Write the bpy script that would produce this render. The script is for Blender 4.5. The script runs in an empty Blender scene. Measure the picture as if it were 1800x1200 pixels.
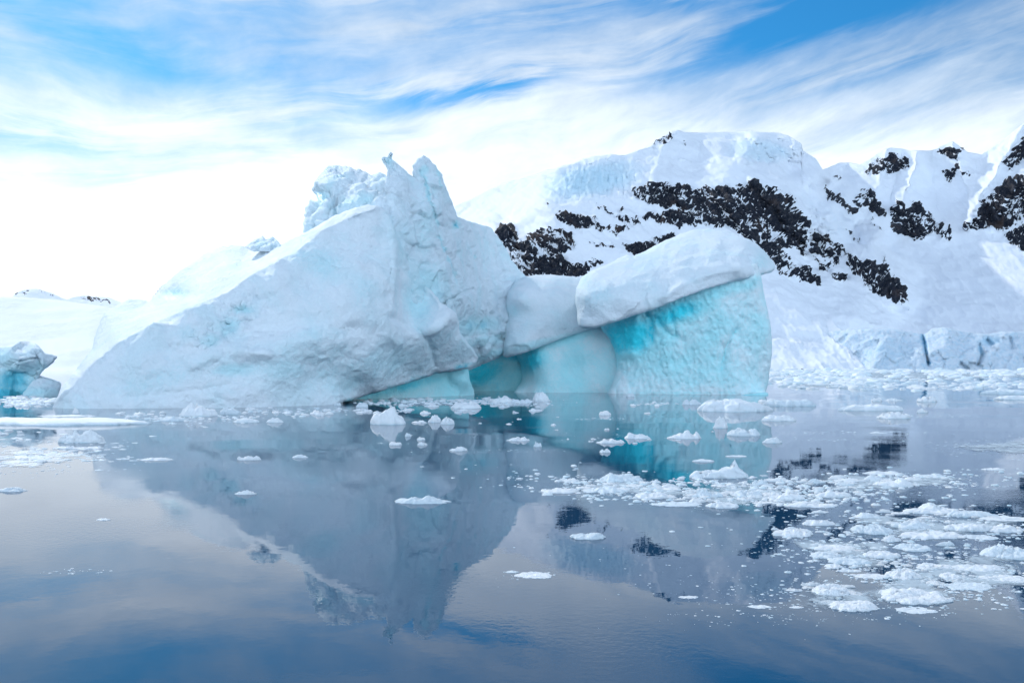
import bpy, math, random
import numpy as np
from mathutils import Vector
from mathutils.geometry import delaunay_2d_cdt

sc = bpy.context.scene
COL = sc.collection

# ------------------------------------------------------------------ camera
F = 1600.0            # focal length in pixels of an 1800 px wide picture
CAMH = 4.0            # eye height above the water (m)
HY = 640.0            # picture row of the horizon
cam_d = bpy.data.cameras.new("camera")
cam = bpy.data.objects.new("camera", cam_d)
COL.objects.link(cam)
cam.location = (0, 0, CAMH)
cam.rotation_euler = (math.radians(90), 0, 0)
cam_d.sensor_width = 36.0
cam_d.lens = 36.0 * F / 1800.0
cam_d.shift_y = (HY - 600.0) / 1800.0
cam_d.clip_start = 0.1
cam_d.clip_end = 60000.0
sc.camera = cam

# ------------------------------------------------------------------ sun + exposure
SUN_AZ, SUN_EL = math.radians(-33), math.radians(36)   # azimuth from +Y, negative = left
sun_dir = Vector((math.sin(SUN_AZ) * math.cos(SUN_EL), math.cos(SUN_AZ) * math.cos(SUN_EL), math.sin(SUN_EL)))
sl = bpy.data.lights.new("sun", 'SUN')
sl.energy = 2.0
sl.angle = math.radians(1.2)
sl.color = (1.0, 0.965, 0.91)
so = bpy.data.objects.new("sun", sl)
COL.objects.link(so)
so.rotation_euler = sun_dir.to_track_quat('Z', 'Y').to_euler()
sc.view_settings.view_transform = 'Standard'
sc.view_settings.look = 'None'
sc.view_settings.exposure = 0.25
sc.view_settings.gamma = 1.0
sc.render.engine = 'CYCLES'
sc.cycles.max_bounces = 6
sc.cycles.diffuse_bounces = 3
sc.cycles.glossy_bounces = 3
sc.cycles.use_denoising = True
sc.cycles.caustics_reflective = True      # the sea throws skylight up under the ice
sc.cycles.blur_glossy = 0.6
sc.cycles.sample_clamp_indirect = 2.5


# ------------------------------------------------------------------ node helpers
class NT:
    def __init__(s, tree):
        s.t = tree
        s.n = tree.nodes
        s.l = tree.links

    def put(s, sock, v):
        if isinstance(v, bpy.types.NodeSocket):
            s.l.new(v, sock)
        else:
            sock.default_value = v

    def math(s, op, a, b=0.0, c=None, clamp=False):
        n = s.n.new('ShaderNodeMath'); n.operation = op; n.use_clamp = clamp
        s.put(n.inputs[0], a); s.put(n.inputs[1], b)
        if c is not None: s.put(n.inputs[2], c)
        return n.outputs[0]

    def vmath(s, op, a, b=None):
        n = s.n.new('ShaderNodeVectorMath'); n.operation = op
        s.put(n.inputs[0], a)
        if b is not None: s.put(n.inputs[1], b)
        return n.outputs[0]

    def comb(s, x, y, z):
        n = s.n.new('ShaderNodeCombineXYZ')
        s.put(n.inputs[0], x); s.put(n.inputs[1], y); s.put(n.inputs[2], z)
        return n.outputs[0]

    def sep(s, v):
        n = s.n.new('ShaderNodeSeparateXYZ'); s.put(n.inputs[0], v)
        return n.outputs

    def noise(s, vec, scale, detail=4, rough=0.5, dist=0.0, ntype='FBM', lac=2.0):
        n = s.n.new('ShaderNodeTexNoise'); n.noise_type = ntype
        s.put(n.inputs['Vector'], vec); s.put(n.inputs['Scale'], scale)
        s.put(n.inputs['Detail'], detail); s.put(n.inputs['Roughness'], rough)
        s.put(n.inputs['Distortion'], dist); s.put(n.inputs['Lacunarity'], lac)
        return n.outputs[0]

    def ramp(s, v, lo, hi, a=0.0, b=1.0):
        n = s.n.new('ShaderNodeMapRange'); n.interpolation_type = 'SMOOTHSTEP'
        s.put(n.inputs['Value'], v); s.put(n.inputs['From Min'], lo); s.put(n.inputs['From Max'], hi)
        s.put(n.inputs['To Min'], a); s.put(n.inputs['To Max'], b)
        return n.outputs[0]

    def mix(s, f, a, b, blend='MIX'):
        n = s.n.new('ShaderNodeMix'); n.data_type = 'RGBA'; n.blend_type = blend
        s.put(n.inputs[0], f); s.put(n.inputs[6], a); s.put(n.inputs[7], b)
        return n.outputs[2]

    def bump(s, h, dist, strength=1.0, normal=None):
        n = s.n.new('ShaderNodeBump')
        s.put(n.inputs['Height'], h); s.put(n.inputs['Distance'], dist); s.put(n.inputs['Strength'], strength)
        if normal is not None: s.put(n.inputs['Normal'], normal)
        return n.outputs[0]

    def attr(s, name):
        n = s.n.new('ShaderNodeAttribute'); n.attribute_name = name
        return n.outputs


def C4(r, g, b): return (r, g, b, 1.0)


# ------------------------------------------------------------------ world: Nishita sky + cirrus veil
w = bpy.data.worlds.new("World"); sc.world = w
w.use_nodes = True
N = NT(w.node_tree)
for n in list(N.n): N.n.remove(n)
sky = N.n.new('ShaderNodeTexSky'); sky.sky_type = 'NISHITA'
sky.sun_disc = False
sky.sun_elevation = SUN_EL
sky.sun_rotation = SUN_AZ
sky.air_density = 1.0; sky.dust_density = 0.3; sky.ozone_density = 2.0
tc = N.n.new('ShaderNodeTexCoord')
D = tc.outputs['Generated']
dx, dy, dz = N.sep(D)
az = N.math('ARCTAN2', dx, dy)
el = N.math('ARCSINE', dz)
az2 = N.math('MULTIPLY', az, az)
t = N.math('SUBTRACT', N.math('SUBTRACT', el, N.math('MULTIPLY', az, 0.17)), N.math('MULTIPLY', az2, 0.10))     # streaks rise to the right
warp = N.noise(N.comb(az, N.math('MULTIPLY', el, 1.6), 3.1), 3.0, 3, 0.5)
warp = N.math('MULTIPLY', N.math('SUBTRACT', warp, 0.5), 0.10)
tw = N.math('ADD', t, warp)
big = N.noise(N.comb(N.math('MULTIPLY', az, 1.2), N.math('MULTIPLY', tw, 6.0), 0.7), 2.0, 5, 0.55, 0.3)
fine = N.noise(N.comb(N.math('MULTIPLY', az, 2.0), N.math('MULTIPLY', tw, 17.0), 5.2), 2.6, 8, 0.60, 0.35)
puff = N.noise(N.comb(N.math('MULTIPLY', az, 3.0), N.math('MULTIPLY', tw, 7.0), 9.2), 5.0, 6, 0.6, 0.2)
cov = N.math('ADD', N.math('MULTIPLY', big, 0.55), N.math('ADD', N.math('MULTIPLY', fine, 0.32), N.math('MULTIPLY', puff, 0.20)))


def blob(px, py, rx, ry, amt, slope=0.0):
    """a gap (+) or a thick patch (-) in the veil around one sky direction"""
    a0, e0 = math.atan((px - 900) / F), math.atan((HY - py) / F)
    da = N.math('SUBTRACT', az, a0)
    de = N.math('SUBTRACT', N.math('SUBTRACT', el, e0), N.math('MULTIPLY', da, slope))
    de = N.math('ADD', de, N.math('MULTIPLY', N.math('SUBTRACT', fine, 0.5), 0.07))
    qa = N.math('POWER', N.math('ABSOLUTE', N.math('DIVIDE', da, rx / F)), 2.0)
    qe = N.math('POWER', N.math('ABSOLUTE', N.math('DIVIDE', de, ry / F)), 2.0)
    g = N.math('EXPONENT', N.math('MULTIPLY', N.math('ADD', qa, qe), -1.0))
    return N.math('MULTIPLY', g, amt)


gap = None
for b in [(45, 35, 80, 26, .30, 0), (250, 150, 120, 40, .13, -.1), (480, 25, 230, 30, .11, .1),
          (880, 148, 110, 18, .30, .18), (700, 180, 130, 20, .20, .1), (1400, 65, 120, 28, .40, .12),
          (1560, 15, 260, 24, .24, .05), (1230, 130, 170, 32, .18, .12), (1640, 60, 120, 30, .16, .15),
          (560, 220, 150, 16, .12, .1), (1230, 12, 160, 14, .16, .1), (900, 60, 250, 30, .09, .1),
          (80, 300, 150, 24, .14, -.1), (180, 350, 160, 14, .10, 0), (110, 5, 60, 22, -.6, 0), (1500, 175, 120, 20, .12, .1)]:
    g = blob(*b)
    gap = g if gap is None else N.math('ADD', gap, g)
cloud = N.math('SUBTRACT', cov, gap)
horizon_fill = N.ramp(el, 0.08, 0.33, 0.40, 0.0)
cloud = N.math('ADD', cloud, horizon_fill)
cloud = N.ramp(cloud, 0.24, 0.80, 0.0, 1.0)
# the deck thins out overhead and behind the viewer
back = N.ramp(dy, -0.6, 0.35, 0.0, 1.0)
over = N.ramp(el, 0.42, 1.0, 1.0, 0.55)
cloud = N.math('MULTIPLY', cloud, over)
cloud = N.math('MULTIPLY', cloud, N.math('ADD', N.math('MULTIPLY', back, 0.25), 0.75))
# cloud radiance: slightly brighter sunward, cooler away from it, raised behind the viewer as fill
cosun = N.n.new('ShaderNodeVectorMath'); cosun.operation = 'DOT_PRODUCT'
N.put(cosun.inputs[0], D); cosun.inputs[1].default_value = sun_dir
cs = N.ramp(cosun.outputs['Value'], -0.3, 1.0, 0.0, 1.0)
lum = N.math('ADD', 7.6, N.math('MULTIPLY', N.math('POWER', cs, 2.0), 1.3))
lowfront = N.math('MULTIPLY', N.ramp(el, 0.15, 0.36, 1.12, 0.76), N.ramp(el, 0.40, 0.62, 1.0, 1.2))
lum = N.math('MULTIPLY', lum, N.math('ADD', N.math('MULTIPLY', back, lowfront), N.math('MULTIPLY', N.math('SUBTRACT', 1.0, back), N.ramp(el, 0.15, 1.1, 3.3, 1.0))))  # low sky out of view behind the camera boosted to fill shaded ice
lum = N.math('MULTIPLY', lum, N.math('ADD', 0.66, N.math('ADD', N.math('MULTIPLY', puff, 0.34), N.math('MULTIPLY', big, 0.30))))
ccol = N.mix(cs, C4(0.72, 0.86, 1.0), C4(0.82, 0.90, 0.985))
ccol = N.vmath('SCALE', ccol); ccol.node.inputs['Scale'].default_value = 1.0
N.l.new(lum, ccol.node.inputs['Scale'])
blue = N.mix(1.0, sky.outputs[0], C4(0.13, 0.60, 0.88), 'MULTIPLY')
skyc = N.mix(cloud, blue, ccol)
bg = N.n.new('ShaderNodeBackground'); N.put(bg.inputs[0], skyc); bg.inputs[1].default_value = 0.12
wo = N.n.new('ShaderNodeOutputWorld'); N.l.new(bg.outputs[0], wo.inputs[0])


# ------------------------------------------------------------------ numpy noise
def _hash(ix, iy, iz, seed):
    with np.errstate(over='ignore'):
        h = (ix.astype(np.uint32) * np.uint32(374761393) + iy.astype(np.uint32) * np.uint32(668265263)
             + iz.astype(np.uint32) * np.uint32(2147483647) + np.uint32(seed * 974711 % 4294967291))
        h = (h ^ (h >> np.uint32(13))) * np.uint32(1274126177)
        h = (h ^ (h >> np.uint32(16))) * np.uint32(2246822519)
        h = h ^ (h >> np.uint32(15))
    return h


_G = np.array([[1, 1, 0], [-1, 1, 0], [1, -1, 0], [-1, -1, 0], [1, 0, 1], [-1, 0, 1], [1, 0, -1], [-1, 0, -1],
               [0, 1, 1], [0, -1, 1], [0, 1, -1], [0, -1, -1], [1, 1, 0], [-1, 1, 0], [0, -1, 1], [0, -1, -1]], float)


def perlin(P, seed=0):
    i = np.floor(P).astype(np.int64); f = P - i
    u = f * f * f * (f * (f * 6 - 15) + 10)
    res = np.zeros(len(P))
    for a in (0, 1):
        wx = u[:, 0] if a else 1 - u[:, 0]
        for b in (0, 1):
            wy = u[:, 1] if b else 1 - u[:, 1]
            for c in (0, 1):
                wz = u[:, 2] if c else 1 - u[:, 2]
                h = _hash(i[:, 0] + a, i[:, 1] + b, i[:, 2] + c, seed) & np.uint32(15)
                g = _G[h]
                d = g[:, 0] * (f[:, 0] - a) + g[:, 1] * (f[:, 1] - b) + g[:, 2] * (f[:, 2] - c)
                res += wx * wy * wz * d
    return res


def fbm(P, scale, octv=4, gain=0.5, seed=0, ridged=False):
    out = np.zeros(len(P)); amp = 1.0; tot = 0
    for o in range(octv):
        n = perlin(P * scale + 17.3 * o, seed + o * 7)
        if ridged: n = 0.6 - np.abs(n) * 2
        out += amp * n; tot += amp; amp *= gain; scale *= 2.03
    return out / tot


def worley(P, scale, seed=0):
    """distance to nearest and second nearest feature point, and that cell's random value"""
    Q = P * scale
    i = np.floor(Q).astype(np.int64); f = Q - i
    d1 = np.full(len(P), 9.0); d2 = np.full(len(P), 9.0); val = np.zeros(len(P))
    for a in (-1, 0, 1):
        for b in (-1, 0, 1):
            for c in (-1, 0, 1):
                h = _hash(i[:, 0] + a, i[:, 1] + b, i[:, 2] + c, seed)
                rx = (h & np.uint32(1023)) / 1023.0; ry = ((h >> np.uint32(10)) & np.uint32(1023)) / 1023.0
                rz = ((h >> np.uint32(20)) & np.uint32(1023)) / 1023.0
                d = np.sqrt((a + rx - f[:, 0]) ** 2 + (b + ry - f[:, 1]) ** 2 + (c + rz - f[:, 2]) ** 2)
                new = d < d1
                d2 = np.where(new, d1, np.minimum(d2, d)); d1 = np.where(new, d, d1)
                val = np.where(new, rx, val)
    return d1, d2, val


def sstep(x, a, b):
    t = np.clip((x - a) / (b - a), 0, 1)
    return t * t * (3 - 2 * t)


def rbf(ctrl, Q, c=14.0):
    """smooth surface through control points (x, y, value)"""
    A = np.array([[p[0], p[1]] for p in ctrl], float); v = np.array([p[2] for p in ctrl], float)
    lin = np.c_[A, np.ones(len(A))]
    coef, *_ = np.linalg.lstsq(lin, v, rcond=None)
    r = v - lin @ coef
    K = np.sqrt(((A[:, None] - A[None]) ** 2).sum(-1) + c * c)
    wgt = np.linalg.solve(K + np.eye(len(A)) * 1e-6, r)
    out = np.empty(len(Q))
    for s in range(0, len(Q), 20000):
        q = Q[s:s + 20000]
        out[s:s + 20000] = np.sqrt(((q[:, None] - A[None]) ** 2).sum(-1) + c * c) @ wgt + np.c_[q, np.ones(len(q))] @ coef
    return out


def seg_dist(Q, poly, closed=True):
    """distance of each point to a polyline, and index of its nearest segment"""
    P = np.asarray(poly, float); E = np.roll(P, -1, 0) if closed else P[1:]
    S = P if closed else P[:-1]
    best = np.full(len(Q), 1e9); idx = np.zeros(len(Q), int)
    for k in range(len(S)):
        a = S[k]; d = E[k] - a; L = max(d @ d, 1e-9)
        t = np.clip(((Q - a) @ d) / L, 0, 1)
        dist = np.hypot(Q[:, 0] - a[0] - t * d[0], Q[:, 1] - a[1] - t * d[1])
        m = dist < best; best[m] = dist[m]; idx[m] = k
    return best, idx


def inside(Q, poly):
    P = np.asarray(poly, float); res = np.zeros(len(Q), bool); j = len(P) - 1
    for i in range(len(P)):
        xi, yi = P[i]; xj, yj = P[j]
        if yi != yj:
            c = ((yi > Q[:, 1]) != (yj > Q[:, 1])) & (Q[:, 0] < (xj - xi) * (Q[:, 1] - yi) / (yj - yi) + xi)
            res ^= c
        j = i
    return res


def world_pt(px, py, depth):
    return np.stack([(px - 900.0) / F * depth, depth, CAMH + (HY - py) / F * depth], -1)


def vnormals(V, T):
    fn = np.cross(V[T[:, 1]] - V[T[:, 0]], V[T[:, 2]] - V[T[:, 0]])
    N_ = np.zeros_like(V)
    for k in range(3): np.add.at(N_, T[:, k], fn)
    return N_ / np.maximum(np.linalg.norm(N_, axis=1, keepdims=True), 1e-12)


def make_mesh(name, V, T, mat, attrs=None, smooth=True):
    me = bpy.data.meshes.new(name)
    T = np.asarray(T)
    me.vertices.add(len(V)); me.vertices.foreach_set('co', np.asarray(V, np.float32).ravel())
    k = T.shape[1]
    me.loops.add(T.size); me.loops.foreach_set('vertex_index', T.astype(np.int32).ravel())
    me.polygons.add(len(T)); me.polygons.foreach_set('loop_start', np.arange(0, T.size, k, dtype=np.int32))
    me.update(calc_edges=True)
    me.validate()
    if smooth: me.shade_smooth()
    for an, av in (attrs or {}).items():
        a = me.attributes.new(an, 'FLOAT', 'POINT')
        a.data.foreach_set('value', np.asarray(av, np.float32))
    me.materials.append(mat)
    return me


def link(name, me, parent=None, **props):
    o = bpy.data.objects.new(name, me); COL.objects.link(o)
    if parent is not None: o.parent = parent
    for k, v in props.items(): o[k] = v
    return o


def resample(poly, step, closed=True):
    out = []
    n = len(poly)
    for i in range(n if closed else n - 1):
        a = np.array(poly[i], float); b = np.array(poly[(i + 1) % n], float)
        m = max(1, int(round(np.hypot(*(b - a)[:2]) / step)))
        for k in range(m): out.append(a + (b - a) * k / m)
    return np.array(out)


def smooth_closed(P, it):
    for _ in range(it):
        P = P * 0.5 + 0.25 * (np.roll(P, 1, 0) + np.roll(P, -1, 0))
    return P


def ice_body(name, outline, ctrl, mat, R=20, thick=8.0, step=2.6, sm=3, rough=1.2, rscale=0.08, c=14.0,
             big=(0.35, 0.12), mid=(0.12, 0.5), fine_=(0.03, 2.0), ridged=0.0, facets=0.0, fscale=0.25,
             ice=None, iceband=None, seed=1, parent=None, extra=None, round_k=1.0, scallop=(), anis=(1, 1, 1), **props):
    """A closed lump of ice: front surface through control depths, rounded at the rim, a bulging back.
    outline points may carry a third value: how much the rim is rounded there."""
    O = [(p[0], p[1], p[2] if len(p) > 2 else 1.0) for p in outline]
    O = resample(O, step)
    O = smooth_closed(O, sm)
    # ragged rim
    Pn = np.c_[O[:, :2] * rscale, np.zeros(len(O))]
    jit = fbm(Pn, 1.0, 5, 0.6, seed) * rough * 3
    tan = np.roll(O[:, :2], -1, 0) - np.roll(O[:, :2], 1, 0)
    nrm = np.c_[-tan[:, 1], tan[:, 0]] / np.maximum(np.hypot(tan[:, 0], tan[:, 1]), 1e-6)[:, None]
    wj = np.clip(O[:, 2], 0, 1)
    O[:, :2] += nrm * (jit * wj)[:, None]
    poly = O[:, :2]
    x0, y0 = poly.min(0); x1, y1 = poly.max(0)
    gx, gy = np.meshgrid(np.arange(x0, x1, step), np.arange(y0, y1, step))
    rs = np.random.RandomState(seed)
    G = np.c_[gx.ravel(), gy.ravel()] + rs.uniform(-0.25, 0.25, (gx.size, 2)) * step
    G = G[inside(G, poly)]
    ds, _ = seg_dist(G, poly)
    G = G[ds > step * 0.55]
    Q = np.r_[poly, G]
    nb = len(poly)
    s, idx = seg_dist(Q, poly); s[:nb] = 0
    rw = O[idx, 2]
    # blur rounding weights towards the inside
    res = delaunay_2d_cdt([Vector(q) for q in Q], [(i, (i + 1) % nb) for i in range(nb)], [list(range(nb))], 1, 1e-5)
    vs, _e, fs, ov, _oe, _of = res
    if len(vs) != len(Q):
        keep = np.array([o[0] if o else 0 for o in ov])
        Q = np.array([(v.x, v.y) for v in vs]); s = s[keep]; rw = rw[keep]
        s, idx = seg_dist(Q, poly); rw = O[idx, 2]
        s[s < 1e-3] = 0
    T = np.array([f for f in fs if len(f) == 3])
    T = T[:, ::-1]   # facing the viewer (picture y points down)
    dep = rbf(ctrl, Q, c)
    if extra is not None: dep = dep + extra(Q)
    Rm = R * dep / F
    tt = np.clip(s / R, 0, 1)
    prof = 1 - np.sqrt(1 - (1 - tt) ** 2)
    front = dep + Rm * prof * rw * round_k
    V = world_pt(Q[:, 0], Q[:, 1], front)
    nv = vnormals(V, T)
    if np.mean(nv[:, 1]) > 0:
        T = T[:, ::-1]; nv = -nv
    edge = sstep(s, 0, 6)
    A = V * np.array(anis)
    disp = fbm(A, big[1], 3, 0.5, seed + 3) * big[0] + fbm(A, mid[1], 4, 0.55, seed + 5) * mid[0] + fbm(A, fine_[1], 3, 0.5, seed + 9) * fine_[0]
    if ridged: disp += fbm(A, fscale, 5, 0.55, seed + 11, True) * ridged
    for (ss, sa_, an3) in scallop:       # melt scoops meeting in soft crests
        d1, d2, vv = worley(V * np.array(an3) + fbm(V, ss * 1.2, 2, .5, seed + 77)[:, None] * 0.35 / ss, ss, seed + 50)
        disp += sa_ * (d1 ** 2 * 1.6 - 0.3) * (0.5 + vv)
    if facets:
        Aw = A + np.c_[fbm(A, .3, 3, .5, 81), fbm(A, .3, 3, .5, 82), fbm(A, .3, 3, .5, 83)] * 1.5
        d1, d2, vv = worley(Aw, fscale, seed + 20)
        disp += ((vv - 0.5) * 0.9 + sstep(d2 - d1, 0, 0.12) * 0.22 - d1 * 0.3) * facets
        d1, d2, vv = worley(Aw, fscale * 2.6, seed + 21)
        disp += ((vv - 0.5) * 0.5 - d1 * 0.35) * facets * 0.45
    view = world_pt(Q[:, 0], Q[:, 1], np.ones(len(Q))) - np.array([0, 0, CAMH]); view /= np.linalg.norm(view, axis=1, keepdims=True)
    disp *= np.clip(-(nv * view).sum(1) * 1.8, 0.12, 1)
    V2 = V + nv * (disp * (0.25 + 0.75 * edge))[:, None]
    # back
    tb = np.clip(s / (R * 2.2), 0, 1)
    bd = thick * np.sqrt(1 - (1 - tb) ** 2)
    VB = world_pt(Q[:, 0], Q[:, 1], front + 0.02 + bd)
    VB += np.c_[np.zeros(len(V)), fbm(VB, 0.15, 3, 0.5, seed + 31) * thick * 0.25 * edge, np.zeros(len(V))]
    rim = s == 0
    VB[rim] = V2[rim]
    bi = np.arange(len(Q)) + len(Q); bi[rim] = np.arange(len(Q))[rim]
    TB = bi[T][:, ::-1]
    VV = np.r_[V2, VB]; TT = np.r_[T, TB]
    used = np.zeros(len(VV), bool); used[TT.ravel()] = True
    remap = np.cumsum(used) - 1
    icev = np.zeros(len(Q))
    for b in (ice or []):
        bx, by, rx, ry, an, amt = b
        ca, sa = math.cos(math.radians(an)), math.sin(math.radians(an))
        X = (Q[:, 0] - bx) * ca + (Q[:, 1] - by) * sa; Y = -(Q[:, 0] - bx) * sa + (Q[:, 1] - by) * ca
        g_ = amt * np.exp(-((X / rx) ** 2 + (Y / ry) ** 2) ** 1.2)
        icev = np.maximum(icev, g_) if amt > 0 else np.maximum(icev + g_ * 1.4, 0)
    for b in (iceband or []):      # polyline, width, amount
        Qj = Q + np.c_[fbm(np.c_[Q * .09, np.zeros(len(Q))], 1, 4, .6, 301), fbm(np.c_[Q * .09, np.ones(len(Q))], 1, 4, .6, 302)] * 9
        dl, _ = seg_dist(Qj, b[0], False)
        icev = np.maximum(icev, b[2] * np.exp(-(dl / b[1]) ** 2) * sstep(fbm(np.c_[Q * .05, np.full(len(Q), 2.)], 1, 2, .6, 303), -.35, .1))
    icev = np.clip(icev + (fbm(V, 0.25, 4, 0.55, seed + 40)) * 0.32 * sstep(icev, 0.02, 0.3), 0, 1)
    allice = np.r_[icev, icev * 0.4]
    off = np.array(parent.location) if parent is not None else np.array(props.pop('base', (0, 0, 0)))
    me = make_mesh(name, VV[used] - off, remap[TT], mat, {'ice': allice[used]})
    o = link(name, me, parent, **props)
    if parent is None: o.location = off
    return o


# ------------------------------------------------------------------ materials
def new_mat(name):
    m = bpy.data.materials.new(name); m.use_nodes = True
    T = NT(m.node_tree)
    p = T.n['Principled BSDF']
    return m, T, p


def ice_material(name, snow=(0.86, 0.93, 0.98), pale=(0.62, 0.88, 0.94), deep=(0.12, 0.68, 0.84), bs=1.0, tint=0.34, streak=False, rnd=0.0):
    m, T, p = new_mat(name)
    tcn = T.n.new('ShaderNodeTexCoord'); obj = tcn.outputs['Object']
    ice = T.attr('ice')['Fac']
    n1 = T.noise(obj, 0.22, 6, 0.62, 0.4)
    n2 = T.noise(obj, 3.0, 5, 0.6)
    blot = T.ramp(n1, 0.42, 0.68)
    f = T.math('ADD', ice, T.math('MULTIPLY', T.math('SUBTRACT', n2, 0.5), T.math('MULTIPLY', T.ramp(ice, 0.0, 0.25), 0.35)), clamp=True)
    c0 = T.mix(T.math('MULTIPLY', blot, tint), C4(*snow), C4(*pale))
    if rnd:      # floes differ: fresh snow, wet grey or glassy blue ice
        oi = T.n.new('ShaderNodeObjectInfo')
        c0 = T.mix(T.math('MULTIPLY', T.ramp(oi.outputs['Random'], 0.45, 1.0), rnd), c0, C4(0.60, 0.74, 0.83))
    c1 = T.mix(T.ramp(f, 0.0, 0.5), c0, C4(*pale))
    c2 = T.mix(T.ramp(f, 0.42, 1.0), c1, C4(*deep))
    T.l.new(c2, p.inputs['Base Color'])
    T.put(p.inputs['Roughness'], T.ramp(f, 0.1, 0.8, 0.62, 0.30))
    T.put(p.inputs['IOR'], 1.31)
    T.put(p.inputs['Specular IOR Level'], 0.4)
    h = T.math('ADD', T.math('MULTIPLY', T.noise(obj, 1.1 * bs, 7, 0.66), 0.42), T.math('MULTIPLY', T.noise(obj, 6.0 * bs, 5, 0.7), 0.11))
    if streak:      # melt flutes running down the walls
        q = T.n.new('ShaderNodeMapping'); T.l.new(obj, q.inputs[0]); q.inputs['Scale'].default_value = (1.0, 1.0, 0.28)
        sc_ = T.noise(q.outputs[0], 2.6 * bs, 4, 0.6, 0.6, 'RIDGED_MULTIFRACTAL')
        h = T.math('ADD', h, T.math('MULTIPLY', sc_, 0.03))
    T.l.new(T.bump(h, 1.0 / bs, 0.55 if streak else 0.8), p.inputs['Normal'])
    return m


M_SNOW = ice_material("berg_snow")
M_TOWER = ice_material("glacier_ice", snow=(0.79, 0.885, 0.945), tint=0.5)
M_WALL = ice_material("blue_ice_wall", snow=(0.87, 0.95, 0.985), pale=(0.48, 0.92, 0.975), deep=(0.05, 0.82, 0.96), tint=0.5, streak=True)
M_FLOE = ice_material("floe_ice", snow=(0.88, 0.91, 0.94), pale=(0.62, 0.80, 0.88), deep=(0.2, 0.55, 0.68), bs=5.0, tint=0.3, rnd=0.5)

# water
m, T, p = new_mat("sea_water"); M_WATER = m
tcn = T.n.new('ShaderNodeTexCoord'); obj = tcn.outputs['Object']
T.put(p.inputs['Base Color'], C4(0.008, 0.055, 0.12))
T.put(p.inputs['Roughness'], 0.004)
T.put(p.inputs['IOR'], 1.33); T.put(p.inputs['Specular Tint'], C4(0.86, 0.95, 1.0))
swell = T.noise(obj, 0.09, 2, 0.4)
ripp = T.noise(obj, 2.2, 3, 0.55)
cat_ = T.noise(obj, 7.0, 3, 0.6, 0.4)
patch = T.ramp(T.noise(obj, 0.11, 3, 0.5), 0.50, 0.66)
h = T.math('ADD', T.math('MULTIPLY', swell, 0.05), T.math('MULTIPLY', ripp, 0.0010))
h = T.math('ADD', h, T.math('MULTIPLY', T.math('MULTIPLY', cat_, patch), 0.0030))
T.l.new(T.bump(h, 1.0, 1.0), p.inputs['Normal'])

# mountain: snow and rock
m, T, p = new_mat("snow_and_rock"); M_MTN = m
tcn = T.n.new('ShaderNodeTexCoord'); obj = tcn.outputs['Object']
rock = T.attr('rock')['Fac']; ice = T.attr('ice')['Fac']
qm = T.n.new('ShaderNodeMapping'); T.l.new(obj, qm.inputs[0]); qm.inputs['Rotation'].default_value = (0, math.radians(35), 0); qm.inputs['Scale'].default_value = (0.6, 1.0, 1.6)
nr = T.noise(qm.outputs[0], 0.20, 6, 0.7, 0.3)
rmask = T.ramp(T.math('ADD', rock, T.math('MULTIPLY', T.math('SUBTRACT', nr, 0.5), 0.85)), 0.46, 0.54)
nc = T.noise(obj, 0.03, 5, 0.6)
nd = T.noise(obj, 0.35, 6, 0.7)
rc = T.mix(T.ramp(nc, 0.56, 0.72), C4(0.012, 0.017, 0.030), C4(0.060, 0.042, 0.038))
rc = T.mix(T.ramp(nd, 0.45, 0.72), rc, C4(0.085, 0.082, 0.09))
sc0 = T.mix(T.ramp(T.math('ADD', ice, T.math('MULTIPLY', T.math('SUBTRACT', nc, 0.5), 0.4)), 0.15, 0.9), C4(0.87, 0.90, 0.955), C4(0.60, 0.80, 0.91))
T.l.new(T.mix(rmask, sc0, rc), p.inputs['Base Color'])
T.put(p.inputs['Roughness'], 0.8); T.put(p.inputs['Specular IOR Level'], 0.2)
hh = T.math('ADD', T.math('MULTIPLY', T.math('MULTIPLY', T.noise(obj, 0.05, 8, 0.66), T.ramp(T.noise(obj, 0.012, 2, 0.5), 0.42, 0.62, 0.15, 1.0)), 3.6), T.math('MULTIPLY', T.math('MULTIPLY', nd, rmask), 2.2))
hh = T.math('ADD', hh, T.math('MULTIPLY', T.math('MULTIPLY', T.noise(obj, 0.25, 6, 0.7), ice), 1.6))
T.l.new(T.bump(hh, 1.0, 0.8), p.inputs['Normal'])

# ------------------------------------------------------------------ water sheet
def add_water():
    R_ = 30000.0
    rings = [0.0, 60, 400, 3000, R_]; seg = 48
    V = [(0, 0, 0)]; Fc = []
    for r in rings[1:]:
        for k in range(seg):
            a = 2 * math.pi * k / seg; V.append((r * math.cos(a), r * math.sin(a), 0))
    me = bpy.data.meshes.new("water")
    for k in range(seg): Fc.append((0, 1 + k, 1 + (k + 1) % seg))
    for j in range(len(rings) - 2):
        for k in range(seg):
            a = 1 + j * seg + k; b = 1 + j * seg + (k + 1) % seg
            Fc.append((a, a + seg, b + seg, b))
    me.from_pydata(V, [], Fc); me.materials.append(M_WATER)
    link("water", me, kind='structure')


add_water()


def rootobj(name, loc, **props):
    o = bpy.data.objects.new(name, None); COL.objects.link(o); o.location = loc
    o.empty_display_size = 2
    for k, v in props.items(): o[k] = v
    bpy.context.view_layer.update()
    return o


# ------------------------------------------------------------------ the great iceberg
A = rootobj("iceberg", tuple(world_pt(420.0, 716.0, 92.0) * np.array([1, 1, 0])), category="iceberg",
            label="huge iceberg with a long snowy slope on its left and jagged twin spires on top")

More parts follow.
